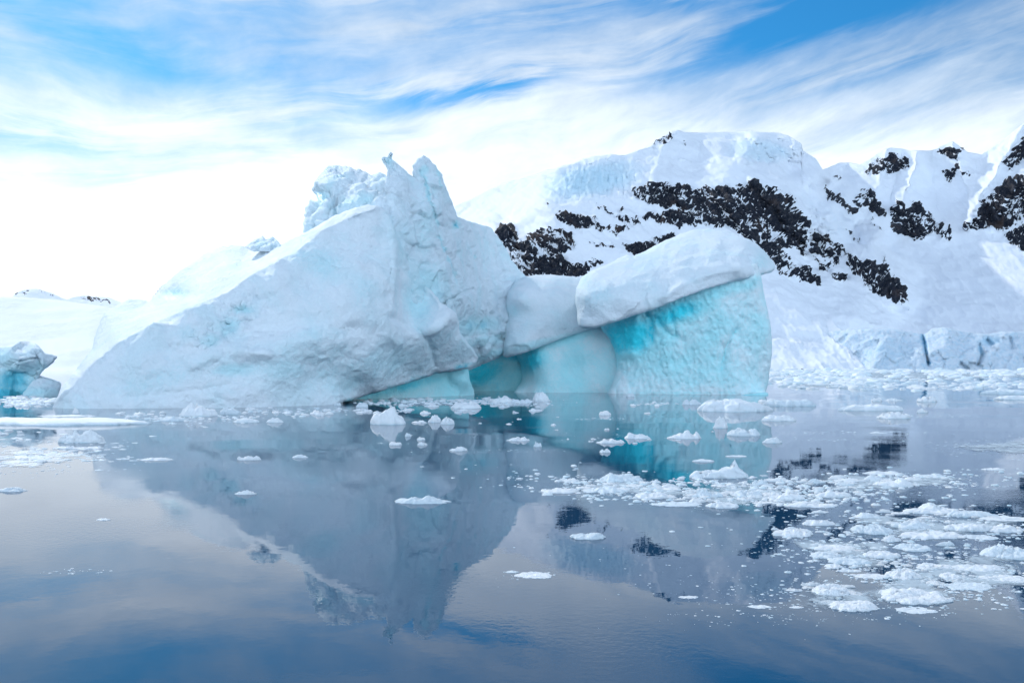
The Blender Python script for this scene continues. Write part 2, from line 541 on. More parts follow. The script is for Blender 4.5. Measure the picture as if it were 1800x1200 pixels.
slope_outline = [(86, 724), (92, 715), (109, 679), (137, 648), (162, 612), (169, 583), (183, 550), (196, 542), (225, 525),
                 (250, 527), (262, 529), (271, 520), (292, 498), (317, 475), (354, 450), (385, 434), (404, 430), (417, 431),
                 (440, 437), (493, 430), (530, 412), (553, 400), (587, 380), (623, 365), (648, 360), (662, 361), (674, 366, .3),
                 (684, 380, 0), (694, 402, 0), (706, 436, 0), (720, 468, .1), (736, 492, .5), (760, 512), (776, 532), (800, 548), (807, 566),
                 (808, 584), (824, 604), (841, 628), (838, 637), (824, 648), (768, 656), (720, 672), (640, 696), (596, 709),
                 (585, 728, 0), (400, 738, 0), (200, 740, 0), (92, 738, 0)]
slope_ctrl = [
    # water line and below
    (90, 716, 84.2), (90, 738, 84.2), (130, 718, 82.2), (130, 738, 82), (200, 718, 82), (200, 740, 82), (300, 717, 83), (300, 740, 83),
    (400, 716, 84), (400, 740, 84), (500, 714, 86.5), (500, 738, 86.5), (596, 710, 91), (596, 728, 91),
    # undercut rim
    (640, 696, 97), (720, 672, 103), (768, 656, 107), (842, 630, 112),
    # crest that divides the lit roof from the face
    (112, 690, 83.6), (129, 680, 83.8), (150, 650, 84.6), (175, 629, 85.2), (208, 602, 85.8), (270, 570, 86.5), (333, 540, 87.6), (400, 516, 89), (443, 483, 90.5),
    (485, 460, 92), (527, 437, 93.5), (563, 408, 95), (623, 378, 96.8), (660, 366, 98),
    # lit roof, falling away behind the crest
    (128, 655, 86), (137, 648, 87.5), (162, 612, 90), (185, 590, 91), (183, 550, 97), (225, 528, 101), (225, 560, 93.5), (262, 530, 101.5), (300, 535, 93.5),
    (300, 500, 103), (354, 452, 109), (350, 500, 95.5), (400, 432, 110), (400, 470, 97), (440, 438, 107), (470, 436, 101), (500, 430, 98.5), (530, 412, 99), (587, 381, 98.2),
    # the face
    (200, 670, 83.3), (300, 670, 83.6), (300, 610, 85.4), (400, 660, 84.3), (400, 600, 86), (400, 560, 87.5), (480, 640, 85.6), (450, 520, 89.2), (480, 580, 87.4), (540, 500, 91),
    (540, 560, 88.2), (560, 620, 89), (560, 670, 89.6), (620, 430, 95.2), (600, 500, 91.5), (620, 560, 90.6), (640, 620, 92), (660, 660, 95),
    (660, 440, 96.5), (650, 500, 93.4), (686, 400, 98.1), (680, 450, 96.8), (684, 500, 95.5), (690, 545, 95.4), (680, 580, 93.4), (700, 600, 95), (700, 640, 99),
    (736, 590, 98.6), (752, 610, 101), (765, 642, 105),
    # the concave part right of the arris
    (706, 436, 99.6), (710, 480, 99.8), (716, 520, 100.2), (724, 560, 99.6), (738, 500, 102), (745, 540, 101.5), (760, 512, 103), (770, 560, 99.6), (790, 560, 100.3),
    (806, 575, 104.5), (780, 600, 102), (800, 620, 106), (820, 615, 108), (760, 580, 98.6)]


def slope_extra(Q):
    d = np.zeros(len(Q))
    # scooped hollows and crumbled pits in the face
    for (x, y, rx, ry, a, amt) in [(565, 455, 45, 40, 30, .9), (500, 572, 60, 22, -10, .6), (545, 600, 70, 26, -8, -.6),
                                   (420, 648, 50, 22, -12, .7), (440, 625, 60, 20, -15, -.6), (600, 530, 70, 22, 15, -.3), (560, 660, 90, 26, 5, -.2),
                                   (590, 575, 80, 15, 12, .5), (640, 640, 60, 30, 20, -.6)]:
        ca, sa = math.cos(math.radians(a)), math.sin(math.radians(a))
        X = (Q[:, 0] - x) * ca + (Q[:, 1] - y) * sa; Y = -(Q[:, 0] - x) * sa + (Q[:, 1] - y) * ca
        d += amt * np.exp(-((X / rx) ** 2 + (Y / ry) ** 2))
    for pl, wd, amt in [([(690, 560), (715, 572), (740, 584), (756, 606), (764, 640)], 5, .5), ([(688, 380), (692, 430), (690, 500), (688, 545)], 7, -.7), ([(340, 642), (400, 612), (470, 622)], 9, -.5),
                        ([(200, 700), (300, 690), (380, 680), (430, 672)], 4, .12), ([(560, 575), (640, 560), (700, 575)], 9, -.2), ([(730, 492), (760, 516), (772, 536)], 5, -.5), ([(125, 700), (150, 655), (175, 630), (208, 602)], 5, -.25)]:
        dl, _ = seg_dist(Q, pl, False)
        d += amt * np.exp(-(dl / wd) ** 2)
    dl, _ = seg_dist(Q, [(92, 712), (112, 690), (129, 680), (150, 650), (175, 629), (208, 602), (270, 570), (333, 540), (400, 516), (443, 483), (485, 460), (527, 437), (563, 408), (623, 378), (660, 366)], False)
    d -= 0.9 * np.exp(-dl / 8)          # crisp ridge where the roof meets the face
    # crumbled zone
    zone = np.exp(-(((Q[:, 0] - 400) / 75) ** 2 + ((Q[:, 1] - 570 + (Q[:, 0] - 400) * 0.45) / 42) ** 2) ** 2)
    P3 = np.c_[Q * 0.045, np.full(len(Q), .5)]
    r = fbm(P3, 1.0, 4, 0.55, 44, True)
    d1, d2, vv = worley(P3, 1.0, 45)
    d += zone * (np.clip(.62 - d1, 0, 1) * 1.1 * (0.3 + vv) + fbm(P3, 2.3, 3, .5, 46) * 0.5)
    # hollow under the second hump (blue)
    d += 2.2 * np.exp(-(((Q[:, 0] - 305) / 30) ** 2 + ((Q[:, 1] - 518) / 11) ** 2))
    return d


ice_body("snow_slope", slope_outline, slope_ctrl, M_SNOW, R=7, thick=16, step=2.2, rough=0.9, c=6, ridged=0.3, fscale=0.30, scallop=((0.11, .32, (1, 1, 1.3)), (0.40, .10, (1, 1, 1.2))),
         big=(0.7, 0.08), mid=(0.34, 0.33), fine_=(0.11, 1.6), seed=3, parent=A, extra=slope_extra, round_k=1.2,
         ice=[(305, 520, 24, 10, -15, .62), (560, 455, 60, 38, 30, .30), (500, 650, 60, 24, 0, .30), (415, 650, 50, 14, -5, .40), (735, 530, 26, 65, -8, .42),
              (430, 545, 22, 10, 0, .5), (400, 575, 26, 18, -20, .36), (370, 600, 20, 14, 0, .34), (330, 585, 20, 16, 0, .25), (700, 420, 16, 60, 0, .3),
              (560, 590, 50, 14, 0, .25), (640, 520, 40, 40, 0, .2), (300, 660, 120, 30, -15, .22), (650, 650, 150, 45, -15, .30), (780, 605, 60, 40, 0, .28), (560, 620, 90, 30, 0, .24)],
         iceband=[([(610, 705), (720, 672), (768, 656), (840, 636)], 5, .75)])

tower_outline = [(528, 440), (532, 412), (536, 364), (546, 350), (558, 352), (552, 341), (548, 333), (554, 318), (572, 294), (584, 289), (612, 292),
                 (624, 299), (629, 294), (636, 300), (652, 306), (668, 303), (680, 309), (688, 320, .5), (700, 360, .3), (720, 470, 0), (740, 540, 0), (700, 620, 0), (600, 560, 0)]
tower_ctrl = [(535, 412, 106), (540, 370, 108), (550, 340, 110), (572, 300, 112), (600, 292, 112), (640, 300, 110), (680, 310, 107),
              (560, 400, 104), (570, 360, 105.5), (600, 340, 107), (600, 380, 103.5), (640, 330, 105.5), (640, 350, 103.5), (620, 310, 108.5),
              (660, 340, 103.6), (680, 350, 102.5), (690, 400, 102), (600, 450, 103), (700, 500, 103.5), (650, 560, 104), (590, 315, 109.5), (575, 330, 107.5)]
ice_body("ice_tower", tower_outline, tower_ctrl, M_TOWER, R=12, thick=12, step=2.2, rough=1.6, sm=1, c=6,
         big=(0.6, 0.14), mid=(0.30, 0.5), fine_=(0.1, 2.2), facets=2.0, fscale=0.24, seed=12, parent=A,
         ice=[(610, 360, 40, 12, -10, .35), (560, 345, 10, 14, 0, .5), (640, 350, 18, 14, 0, .35), (590, 320, 30, 8, -30, .3)])

wing_outline = [(672, 330, 0), (680, 308, .6), (679, 298), (676, 290), (670, 279), (674, 274), (681, 276), (685, 268), (691, 270), (690, 279), (697, 285), (703, 292), (716, 302),
                (727, 312), (725, 298), (724, 290), (731, 285), (734, 278), (739, 278), (744, 272), (752, 277), (760, 285), (768, 295), (778, 307), (778, 315),
                (782, 324), (790, 343), (798, 364), (806, 382), (820, 388), (840, 393), (862, 400), (872, 412), (880, 422), (892, 444), (902, 460), (912, 472), (926, 486),
                (938, 520, .5), (930, 560, .5), (918, 600), (912, 618), (880, 628), (856, 637), (838, 645), (800, 660, 0), (740, 640, 0), (690, 560, 0), (670, 450, 0)]
wing_ctrl = [(682, 290, 105), (688, 272, 105.5), (685, 310, 103.5), (676, 340, 102), (690, 340, 101.6), (690, 400, 99.4), (705, 436, 99.9), (710, 480, 100.4), (720, 540, 101.5),
             (700, 300, 104.5), (715, 320, 104), (726, 318, 105.5), (734, 290, 107), (745, 275, 108), (760, 290, 108), (775, 310, 108), (790, 345, 108),
             (745, 330, 105.6), (760, 360, 105), (740, 400, 103), (725, 440, 102), (740, 480, 102.4), (756, 400, 104), (775, 405, 106.4), (785, 430, 106.6), (800, 480, 106),
             (765, 430, 104), (780, 470, 103.6), (790, 500, 103.6), (760, 500, 103), (775, 525, 104), (818, 505, 105), (830, 510, 104.6), (810, 470, 106.6),
             (800, 390, 108), (810, 430, 107.6), (850, 400, 110.6), (870, 430, 111), (860, 470, 108.5), (900, 470, 112), (890, 500, 110), (926, 490, 114), (935, 530, 114),
             (850, 505, 105.2), (880, 520, 108), (900, 550, 109), (790, 535, 104.2), (820, 530, 103.4), (850, 540, 104.5), (840, 575, 106.6), (825, 560, 105.6), (880, 570, 107.5),
             (850, 600, 105.6), (880, 605, 107), (910, 610, 109), (870, 625, 107), (840, 640, 113), (760, 600, 112), (800, 655, 118), (740, 640, 116), (700, 600, 114), (690, 560, 109), (780, 570, 108)]


def wing_extra(Q):
    d = 22.0 * sstep(Q[:, 0], 772, 886)      # the wing swings away behind the middle berg
    for pl, wd, amt in [([(738, 302), (748, 320), (757, 360), (768, 395), (790, 402)], 3.0, .4), ([(768, 416), (775, 424), (785, 448), (800, 476), (806, 500)], 2.6, .45),
                        ([(780, 533), (805, 518), (832, 508)], 2.6, 1.0), ([(812, 592), (850, 588), (880, 592)], 3, .5), ([(794, 392), (800, 402)], 5, 1.0)]:
        dl, _ = seg_dist(Q, pl, False)
        d += amt * np.exp(-(dl / wd) ** 2)
    return d


ice_body("ice_spires", wing_outline, wing_ctrl, M_TOWER, R=8, thick=9, step=2.2, rough=1.5, sm=1, c=6,
         big=(0.4, 0.14), mid=(0.22, 0.5), fine_=(0.08, 2.0), facets=1.0, ridged=0.5, fscale=0.35, seed=22, parent=A, extra=wing_extra,
         ice=[(760, 500, 50, 42, 20, .38), (835, 572, 40, 16, -8, .62), (800, 395, 8, 8, 0, .8), (745, 300, 10, 8, -40, .5), (683, 280, 12, 8, 0, .45), (850, 600, 60, 12, -10, .4), (875, 620, 50, 8, -12, .55),
              (745, 410, 20, 70, 0, .2)],
         iceband=[([(740, 300), (748, 320), (757, 360), (768, 395)], 4, .55), ([(768, 416), (785, 448), (800, 476), (806, 500)], 4, .6), ([(835, 450), (834, 462)], 2, .6),
                  ([(770, 300), (774, 325)], 3, .5)])

foot_outline = [(590, 722, 0), (600, 705, 0), (640, 680, 0), (720, 652, 0), (800, 636, 0), (822, 634, 0), (823, 650), (825, 664), (829, 676), (834, 688), (836, 712, 0), (700, 722, 0)]
foot_ctrl = [(600, 700, 99), (640, 690, 106), (672, 698, 107), (672, 715, 107), (750, 696, 111), (750, 715, 111), (832, 690, 118), (834, 710, 118), (720, 660, 109), (800, 645, 117), (800, 655, 115), (826, 650, 119), (826, 664, 116.5), (790, 670, 114.6), (640, 684, 106), (600, 690, 102), (720, 690, 109)]
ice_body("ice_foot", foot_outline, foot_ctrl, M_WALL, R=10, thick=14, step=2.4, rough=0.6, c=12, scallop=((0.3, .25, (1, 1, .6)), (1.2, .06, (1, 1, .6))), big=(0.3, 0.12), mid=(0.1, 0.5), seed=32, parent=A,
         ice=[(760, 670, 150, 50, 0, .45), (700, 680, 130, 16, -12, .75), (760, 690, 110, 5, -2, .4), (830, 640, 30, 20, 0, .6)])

wall_outline = [(800, 716, 0), (806, 640, 0), (840, 630, 0), (900, 612, 0), (930, 606, 0), (935, 640, 0), (938, 716, 0)]
wall_ctrl = [(820, 687, 136), (820, 716, 136), (915, 687, 137), (915, 716, 137), (840, 650, 133), (910, 630, 135.5), (870, 660, 136)]
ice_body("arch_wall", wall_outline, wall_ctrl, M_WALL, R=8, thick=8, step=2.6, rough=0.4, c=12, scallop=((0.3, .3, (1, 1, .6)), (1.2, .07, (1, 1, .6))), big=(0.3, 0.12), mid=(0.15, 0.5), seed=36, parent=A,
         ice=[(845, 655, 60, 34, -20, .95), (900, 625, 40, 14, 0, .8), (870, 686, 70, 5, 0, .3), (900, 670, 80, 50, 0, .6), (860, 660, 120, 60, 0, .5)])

# ------------------------------------------------------------------ middle iceberg
B = rootobj("iceberg", tuple(world_pt(985.0, 690.0, 134.0) * np.array([1, 1, 0])), category="iceberg",
            label="rounded iceberg with a drooping snow cap, half hidden behind the mushroom-shaped one")
cap_outline = [(882, 625), (885, 606), (888, 592), (889, 573), (894, 560), (889, 548), (887, 538), (891, 518), (897, 506), (905, 495), (923, 486), (953, 482), (980, 483),
               (1013, 488), (1045, 496), (1075, 520), (1085, 560), (1085, 574), (1060, 578, .3), (1033, 581, .3), (1000, 591, .3), (950, 609, .3), (913, 623, .4), (890, 629)]
cap_ctrl = [(883, 625, 128), (890, 590, 128.5), (893, 555, 129), (890, 530, 129.5), (905, 500, 131), (953, 484, 135), (1010, 490, 136), (1070, 520, 136),
            (905, 600, 126.5), (920, 570, 127), (915, 545, 127.6), (910, 525, 127), (930, 510, 128.4), (960, 500, 131), (1000, 510, 131), (1040, 520, 132), (960, 540, 128),
            (1000, 560, 128), (1040, 560, 129), (950, 580, 127), (950, 605, 127), (1000, 588, 128), (1060, 576, 129.5), (1085, 570, 130)]
ice_body("snow_cap", cap_outline, cap_ctrl, M_SNOW, R=16, thick=14, step=2.6, rough=0.8, c=9, scallop=((0.16, .5, (1, 1, 1)), (0.5, .14, (1, 1, 1))), big=(0.4, 0.12), mid=(0.22, 0.4), fine_=(0.06, 1.8), seed=42, parent=B,
         ice=[(900, 545, 16, 12, 0, .3), (960, 600, 90, 8, -14, .45), (980, 560, 60, 25, 0, .2)])
bb_outline = [(898, 718, 0), (900, 694, .5), (905, 687), (912, 678), (917, 668), (917, 655), (915, 642), (908, 628), (905, 610, 0), (960, 585, 0), (1085, 560, 0), (1100, 600, 0), (1105, 718, 0)]
bb_ctrl = [(903, 690, 130), (903, 716, 130), (917, 660, 134), (912, 630, 133), (940, 690, 128.6), (940, 716, 128.6), (1000, 690, 128.4), (1000, 716, 128.4), (1090, 690, 129), (1090, 716, 129),
           (940, 630, 129.2), (1000, 610, 128.9), (1060, 600, 129.2), (1000, 650, 128.8), (1060, 640, 128.8), (940, 660, 129.6)]
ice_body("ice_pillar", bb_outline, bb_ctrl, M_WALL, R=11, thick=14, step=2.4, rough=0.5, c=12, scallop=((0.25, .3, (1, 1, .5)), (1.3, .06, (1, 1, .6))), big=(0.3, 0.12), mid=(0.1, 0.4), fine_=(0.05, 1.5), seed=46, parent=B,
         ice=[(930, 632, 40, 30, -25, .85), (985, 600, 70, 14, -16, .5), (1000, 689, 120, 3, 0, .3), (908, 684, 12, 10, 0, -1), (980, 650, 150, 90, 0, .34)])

# ------------------------------------------------------------------ mushroom iceberg
Cb = rootobj("iceberg", tuple(world_pt(1210.0, 692.0, 128.0) * np.array([1, 1, 0])), category="iceberg",
             label="mushroom-shaped iceberg with a tilted snow cap overhanging a turquoise pillar")
mc_outline = [(1012, 533), (1015, 548), (1015, 563), (1020, 576), (1047, 577), (1087, 564, .6), (1133, 548, .4), (1167, 537, .4), (1200, 523, .4), (1233, 511, .4), (1283, 496, .4), (1333, 485, .5), (1358, 478),
              (1364, 471), (1357, 457), (1343, 440), (1320, 422), (1283, 407), (1247, 402), (1220, 403), (1193, 412), (1160, 427), (1133, 442), (1112, 451), (1103, 447), (1092, 452), (1083, 458), (1067, 465),
              (1040, 475), (1020, 489), (1013, 508), (1011, 522)]
mc_ctrl = [(1012, 535, 121), (1018, 570, 119.5), (1050, 574, 118), (1100, 556, 117.4), (1160, 538, 117.2), (1230, 510, 117.5), (1290, 492, 118.5), (1355, 476, 121), (1360, 462, 122.5),
           (1325, 425, 126), (1283, 410, 127.5), (1245, 404, 128.5), (1190, 415, 128), (1135, 443, 127), (1085, 460, 125.5), (1040, 476, 124.5), (1016, 500, 123),
           (1030, 520, 119), (1060, 500, 119.5), (1060, 540, 117.5), (1100, 530, 117.2), (1100, 490, 119.6), (1130, 500, 118.5), (1140, 470, 121.6), (1160, 500, 118.6), (1160, 520, 117), (1200, 500, 117), (1200, 480, 118.6),
           (1200, 450, 121.6), (1260, 480, 117.6), (1260, 455, 119.6), (1260, 430, 123), (1310, 435, 122.4), (1310, 462, 119), (1320, 480, 119), (1300, 478, 118), (1335, 455, 121), (1330, 470, 120), (1313, 448, 120.6)]


def mc_extra(Q):
    d = np.full(len(Q), 1.6)
    for pl, wd, amt in [([(1312, 446), (1316, 455), (1330, 470)], 3.5, .7), ([(1170, 520), (1200, 500), (1250, 482), (1300, 470)], 5, -.3)]:
        dl, _ = seg_dist(Q, pl, False)
        d += amt * np.exp(-(dl / wd) ** 2)
    return d


ice_body("snow_cap", mc_outline, mc_ctrl, M_SNOW, R=14, thick=16, step=2.4, rough=0.9, c=9, scallop=((0.16, .5, (1, 1, 1)), (0.5, .14, (1, 1, 1))), big=(0.35, 0.12), mid=(0.20, 0.45), fine_=(0.07, 1.8), seed=52, parent=Cb, extra=mc_extra,
         ice=[(1050, 520, 40, 30, 0, .22), (1030, 500, 20, 30, 0, .2), (1340, 460, 20, 18, 0, .25)],
         iceband=[([(1050, 578), (1133, 549), (1200, 526), (1283, 498), (1355, 480)], 3.5, .5)])
mp_outline = [(1066, 718, 0), (1067, 694, .5), (1069, 688), (1075, 676), (1080, 662), (1084, 648), (1083, 630), (1078, 610), (1071, 595), (1058, 578), (1050, 560, 0), (1130, 530, 0), (1230, 490, 0), (1330, 462, 0),
              (1338, 484, .6), (1342, 510), (1348, 538), (1353, 562), (1357, 595), (1356, 630), (1353, 655), (1350, 676), (1346, 690), (1344, 722, 0), (1200, 724, 0)]
mp_ctrl = [(1068, 690, 124.5), (1068, 716, 124.5), (1100, 692, 123), (1100, 718, 123), (1200, 693, 121.4), (1200, 722, 121.4), (1300, 694, 120.6), (1300, 722, 120.6), (1345, 692, 122.6), (1345, 720, 122.6),
           (1084, 650, 126), (1075, 600, 126.5), (1060, 575, 125.5), (1100, 580, 124.2), (1100, 620, 124.6), (1130, 560, 123), (1180, 545, 121.4), (1150, 600, 122.6), (1130, 650, 123),
           (1250, 510, 120.6), (1250, 600, 121), (1200, 650, 121.6), (1310, 500, 120.8), (1330, 560, 121), (1338, 620, 121), (1300, 650, 120.8), (1200, 560, 121.4), (1250, 560, 120.8)]


def mp_extra(Q):
    d = np.zeros(len(Q))
    for pl, wd, amt in [([(1138, 552), (1146, 565), (1144, 600)], 4, .7), ([(1155, 560), (1180, 590), (1200, 600)], 5, .5), ([(1180, 550), (1190, 590)], 4, .5), ([(1295, 580), (1275, 610), (1268, 650)], 5, .45), ([(1120, 560), (1112, 620)], 8, -.4)]:
        dl, _ = seg_dist(Q, pl, False)
        d += amt * np.exp(-(dl / wd) ** 2)
    P3 = np.c_[Q[:, 0] * 0.09, Q[:, 1] * 0.045, np.zeros(len(Q))]
    d += fbm(P3, 1.0, 3, 0.6, 71, True) * -0.35
    return d


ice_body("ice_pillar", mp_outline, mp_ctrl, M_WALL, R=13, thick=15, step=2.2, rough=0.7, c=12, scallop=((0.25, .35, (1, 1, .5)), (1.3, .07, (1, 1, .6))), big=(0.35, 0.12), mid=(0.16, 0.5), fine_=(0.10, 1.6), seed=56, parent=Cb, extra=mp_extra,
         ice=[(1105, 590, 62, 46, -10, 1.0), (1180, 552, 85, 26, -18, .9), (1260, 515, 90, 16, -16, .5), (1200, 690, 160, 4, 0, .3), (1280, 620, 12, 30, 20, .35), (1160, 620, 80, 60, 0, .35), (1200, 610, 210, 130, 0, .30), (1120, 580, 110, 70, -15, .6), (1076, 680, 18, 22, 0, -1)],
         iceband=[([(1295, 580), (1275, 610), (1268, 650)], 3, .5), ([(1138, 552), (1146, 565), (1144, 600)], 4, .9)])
led_outline = [(1090, 722, 0), (1085, 697), (1200, 698), (1300, 695), (1350, 688), (1352, 694), (1345, 722, 0)]
ledge_ctrl = [(1090, 697, 119), (1200, 698, 117.6), (1300, 697, 117.4), (1350, 690, 120), (1090, 722, 118), (1300, 722, 116.5)]
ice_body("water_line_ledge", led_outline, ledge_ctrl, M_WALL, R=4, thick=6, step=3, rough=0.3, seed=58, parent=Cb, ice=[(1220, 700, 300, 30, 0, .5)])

# ------------------------------------------------------------------ small berg at the left edge
L = rootobj("iceberg", tuple(world_pt(30.0, 696.0, 116.0) * np.array([1, 1, 0])), category="iceberg",
            label="small broken blue-white iceberg in front of the low snow hill")
lo = [(-160, 720, 0), (-170, 650), (-130, 610), (-80, 596), (-40, 612), (0, 609), (21, 608), (34, 601), (44, 598), (58, 602), (69, 608), (79, 620), (90, 622), (101, 627), (92, 638), (82, 647), (74, 656),
      (66, 668), (62, 690), (58, 720, 0)]
lc = [(-160, 690, 120), (-80, 600, 124), (-80, 690, 114), (0, 610, 120), (0, 690, 116), (0, 650, 116), (44, 600, 119), (30, 630, 114.5), (60, 620, 114.5), (100, 627, 116), (70, 650, 115.5), (30, 660, 116.5), (50, 690, 117.5), (20, 690, 117)]
ice_body("upper_block", lo, lc, M_TOWER, R=9, thick=12, step=2.4, rough=1.2, sm=1, c=5, big=(0.5, 0.2), mid=(0.3, 0.5), facets=2.0, fscale=0.22, seed=61, parent=L,
         ice=[(20, 670, 50, 28, 0, .8), (10, 630, 20, 20, 0, .4), (70, 650, 20, 14, 0, .4), (0, 692, 70, 14, 0, 1)])
lo2 = [(40, 720, 0), (40, 690), (58, 668), (66, 658), (74, 661), (86, 664), (98, 668), (107, 673), (106, 686), (103, 697), (100, 720, 0)]
lc2 = [(40, 696, 115), (60, 668, 116.5), (86, 666, 116.5), (105, 680, 116), (80, 690, 113.6), (80, 718, 113.6), (40, 718, 115), (100, 718, 115)]
ice_body("lower_block", lo2, lc2, M_TOWER, R=7, thick=9, step=2.4, rough=1.0, sm=1, c=6, facets=0.7, fscale=0.4, seed=63, parent=L, ice=[(60, 690, 40, 12, 0, .5)])


# ------------------------------------------------------------------ mountains and snow hills
def relief(name, ctrl, skyline, x0, x1, ybot, step, mat, rockpolys=(), iceblobs=(), rocky=6.0, snowy=2.0, c=14, seed=5, back=1.0, extra=None, xs=0.4, **props):
    """ground surface: columns from the shore up to the skyline, then down the far side"""
    sk = np.array(skyline, float)
    cols = np.arange(x0, x1 + step, step)
    top = np.interp(cols, sk[:, 0], sk[:, 1])
    top += fbm(np.c_[cols * 0.05, np.zeros(len(cols)), np.zeros(len(cols))], 1, 5, 0.6, seed + 1) * xs * 6
    nrow = int((ybot - top.min()) / step) + 2
    u = np.linspace(0, 1, nrow)
    PX = np.repeat(cols[:, None], nrow, 1); PY = ybot + (top[:, None] - ybot) * u[None]
    Q = np.c_[PX.ravel(), PY.ravel()]
    Dp = rbf(ctrl, Q, c)
    if extra is not None: Dp = Dp + extra(Q)
    V = world_pt(Q[:, 0], Q[:, 1], Dp)
    rock = np.zeros(len(Q)); icev = np.zeros(len(Q))
    Qw = Q + np.c_[fbm(np.c_[Q * 0.08, np.zeros(len(Q))], 1, 3, .6, 91), fbm(np.c_[Q * 0.08, np.ones(len(Q))], 1, 3, .6, 92)] * 14
    for poly, dens in rockpolys:
        ins = inside(Qw, poly); near = (Qw[:, 0] > min(p[0] for p in poly) - 10) & (Qw[:, 0] < max(p[0] for p in poly) + 10)
        sd = np.full(len(Q), -20.0)
        d, _ = seg_dist(Qw[near], poly); sd[near] = np.where(ins[near], d, -d)
        rock = np.maximum(rock, dens * sstep(sd, -3, 5))
    for b in iceblobs:
        bx, by, rx, ry, an, amt = b
        ca, sa = math.cos(math.radians(an)), math.sin(math.radians(an))
        X = (Q[:, 0] - bx) * ca + (Q[:, 1] - by) * sa; Y = -(Q[:, 0] - bx) * sa + (Q[:, 1] - by) * ca
        icev = np.maximum(icev, amt * np.exp(-((X / rx) ** 2 + (Y / ry) ** 2) ** 1.5))
    # broken ground
    ca, sa = math.cos(.6), math.sin(.6)
    X = (Q[:, 0] * ca + Q[:, 1] * sa) * 0.035; Y = (-Q[:, 0] * sa + Q[:, 1] * ca) * 0.10
    strat = fbm(np.c_[X, Y, np.zeros(len(Q))], 1.0, 6, 0.62, seed + 60)
    cellular = fbm(np.c_[Q * 0.06, np.zeros(len(Q))], 1.0, 6, 0.65, seed + 61, True)
    sh = cols.size, nrow
    idx = np.arange(len(Q)).reshape(sh)
    a = idx[:-1, :-1].ravel(); b = idx[1:, :-1].ravel(); cc = idx[1:, 1:].ravel(); d = idx[:-1, 1:].ravel()
    Fq = np.c_[a, b, cc, d]
    tri = np.r_[np.c_[a, b, cc], np.c_[a, cc, d]]
    nv = vnormals(V, tri)
    S_ = np.median(Dp) / 1000.0
    disp = fbm(V, 0.012 / S_, 5, 0.5, seed + 2) * snowy * 2 + rock * (strat * rocky * 2.2 + cellular * rocky * 0.9)
    disp += icev * (fbm(V, 0.05 / S_, 4, 0.6, seed + 8, True) * 5.0)
    disp += fbm(np.c_[X * .5, Y * .45, np.full(len(Q), 3.)], 1.0, 4, 0.55, seed + 70, True) * snowy * 0.8
    edge = np.minimum(1, np.repeat(((1 - u) * nrow / 6)[None], len(cols), 0).ravel() + 0.25)
    V = V + nv * (disp * edge)[:, None]
    # snow settles where the broken rock is flatter
    nv2 = vnormals(V, tri)
    up = nv2[:, 2]
    coarse = fbm(np.c_[X * .35, Y * .35, np.full(len(Q), 4.)], 1.0, 3, 0.5, seed + 66)
    ca, sa = math.cos(.75), math.sin(.75)
    st2 = fbm(np.c_[(Q[:, 0] * ca + Q[:, 1] * sa) * 0.05, (-Q[:, 0] * sa + Q[:, 1] * ca) * 0.16, np.full(len(Q), 7.)], 1.0, 5, 0.6, seed + 67, True)
    st3 = fbm(np.c_[Q[:, 0] * 0.05, Q[:, 1] * 0.2, np.full(len(Q), 9.)], 1.0, 5, 0.6, seed + 68, True)
    rockv = rock ** 0.6 * (1.20 + strat * 1.3 + coarse * 1.1 - 0.7 * sstep(st2, .16, .42) - 0.6 * sstep(st3, .2, .45) - np.clip(up - 0.66, 0, 1) * 0.8)
    rockv = np.where(rock > 0.02, rockv, 0)
    # far side
    Vg = V.reshape(sh[0], sh[1], 3); tops = Vg[:, -1]
    backs = []
    for k in (1, 2, 3):
        hgt = tops[:, 2]
        bk = tops + np.c_[np.zeros(len(tops)), hgt * k / 3 * 1.35 * back, -(hgt + 5) * k / 3]
        backs.append(bk)
    B3 = np.stack(backs, 1)
    Vall = np.concatenate([Vg, B3], 1); n2 = nrow + 3
    idx = np.arange(sh[0] * n2).reshape(sh[0], n2)
    a = idx[:-1, :-1].ravel(); b = idx[1:, :-1].ravel(); cc = idx[1:, 1:].ravel(); d = idx[:-1, 1:].ravel()
    pad = lambda v: np.concatenate([v.reshape(sh), np.zeros((sh[0], 3))], 1).ravel()
    me = make_mesh(name, Vall.reshape(-1, 3), np.c_[a, b, cc, d], mat, {'rock': pad(rockv), 'ice': pad(icev)})
    return link(name, me, **props)


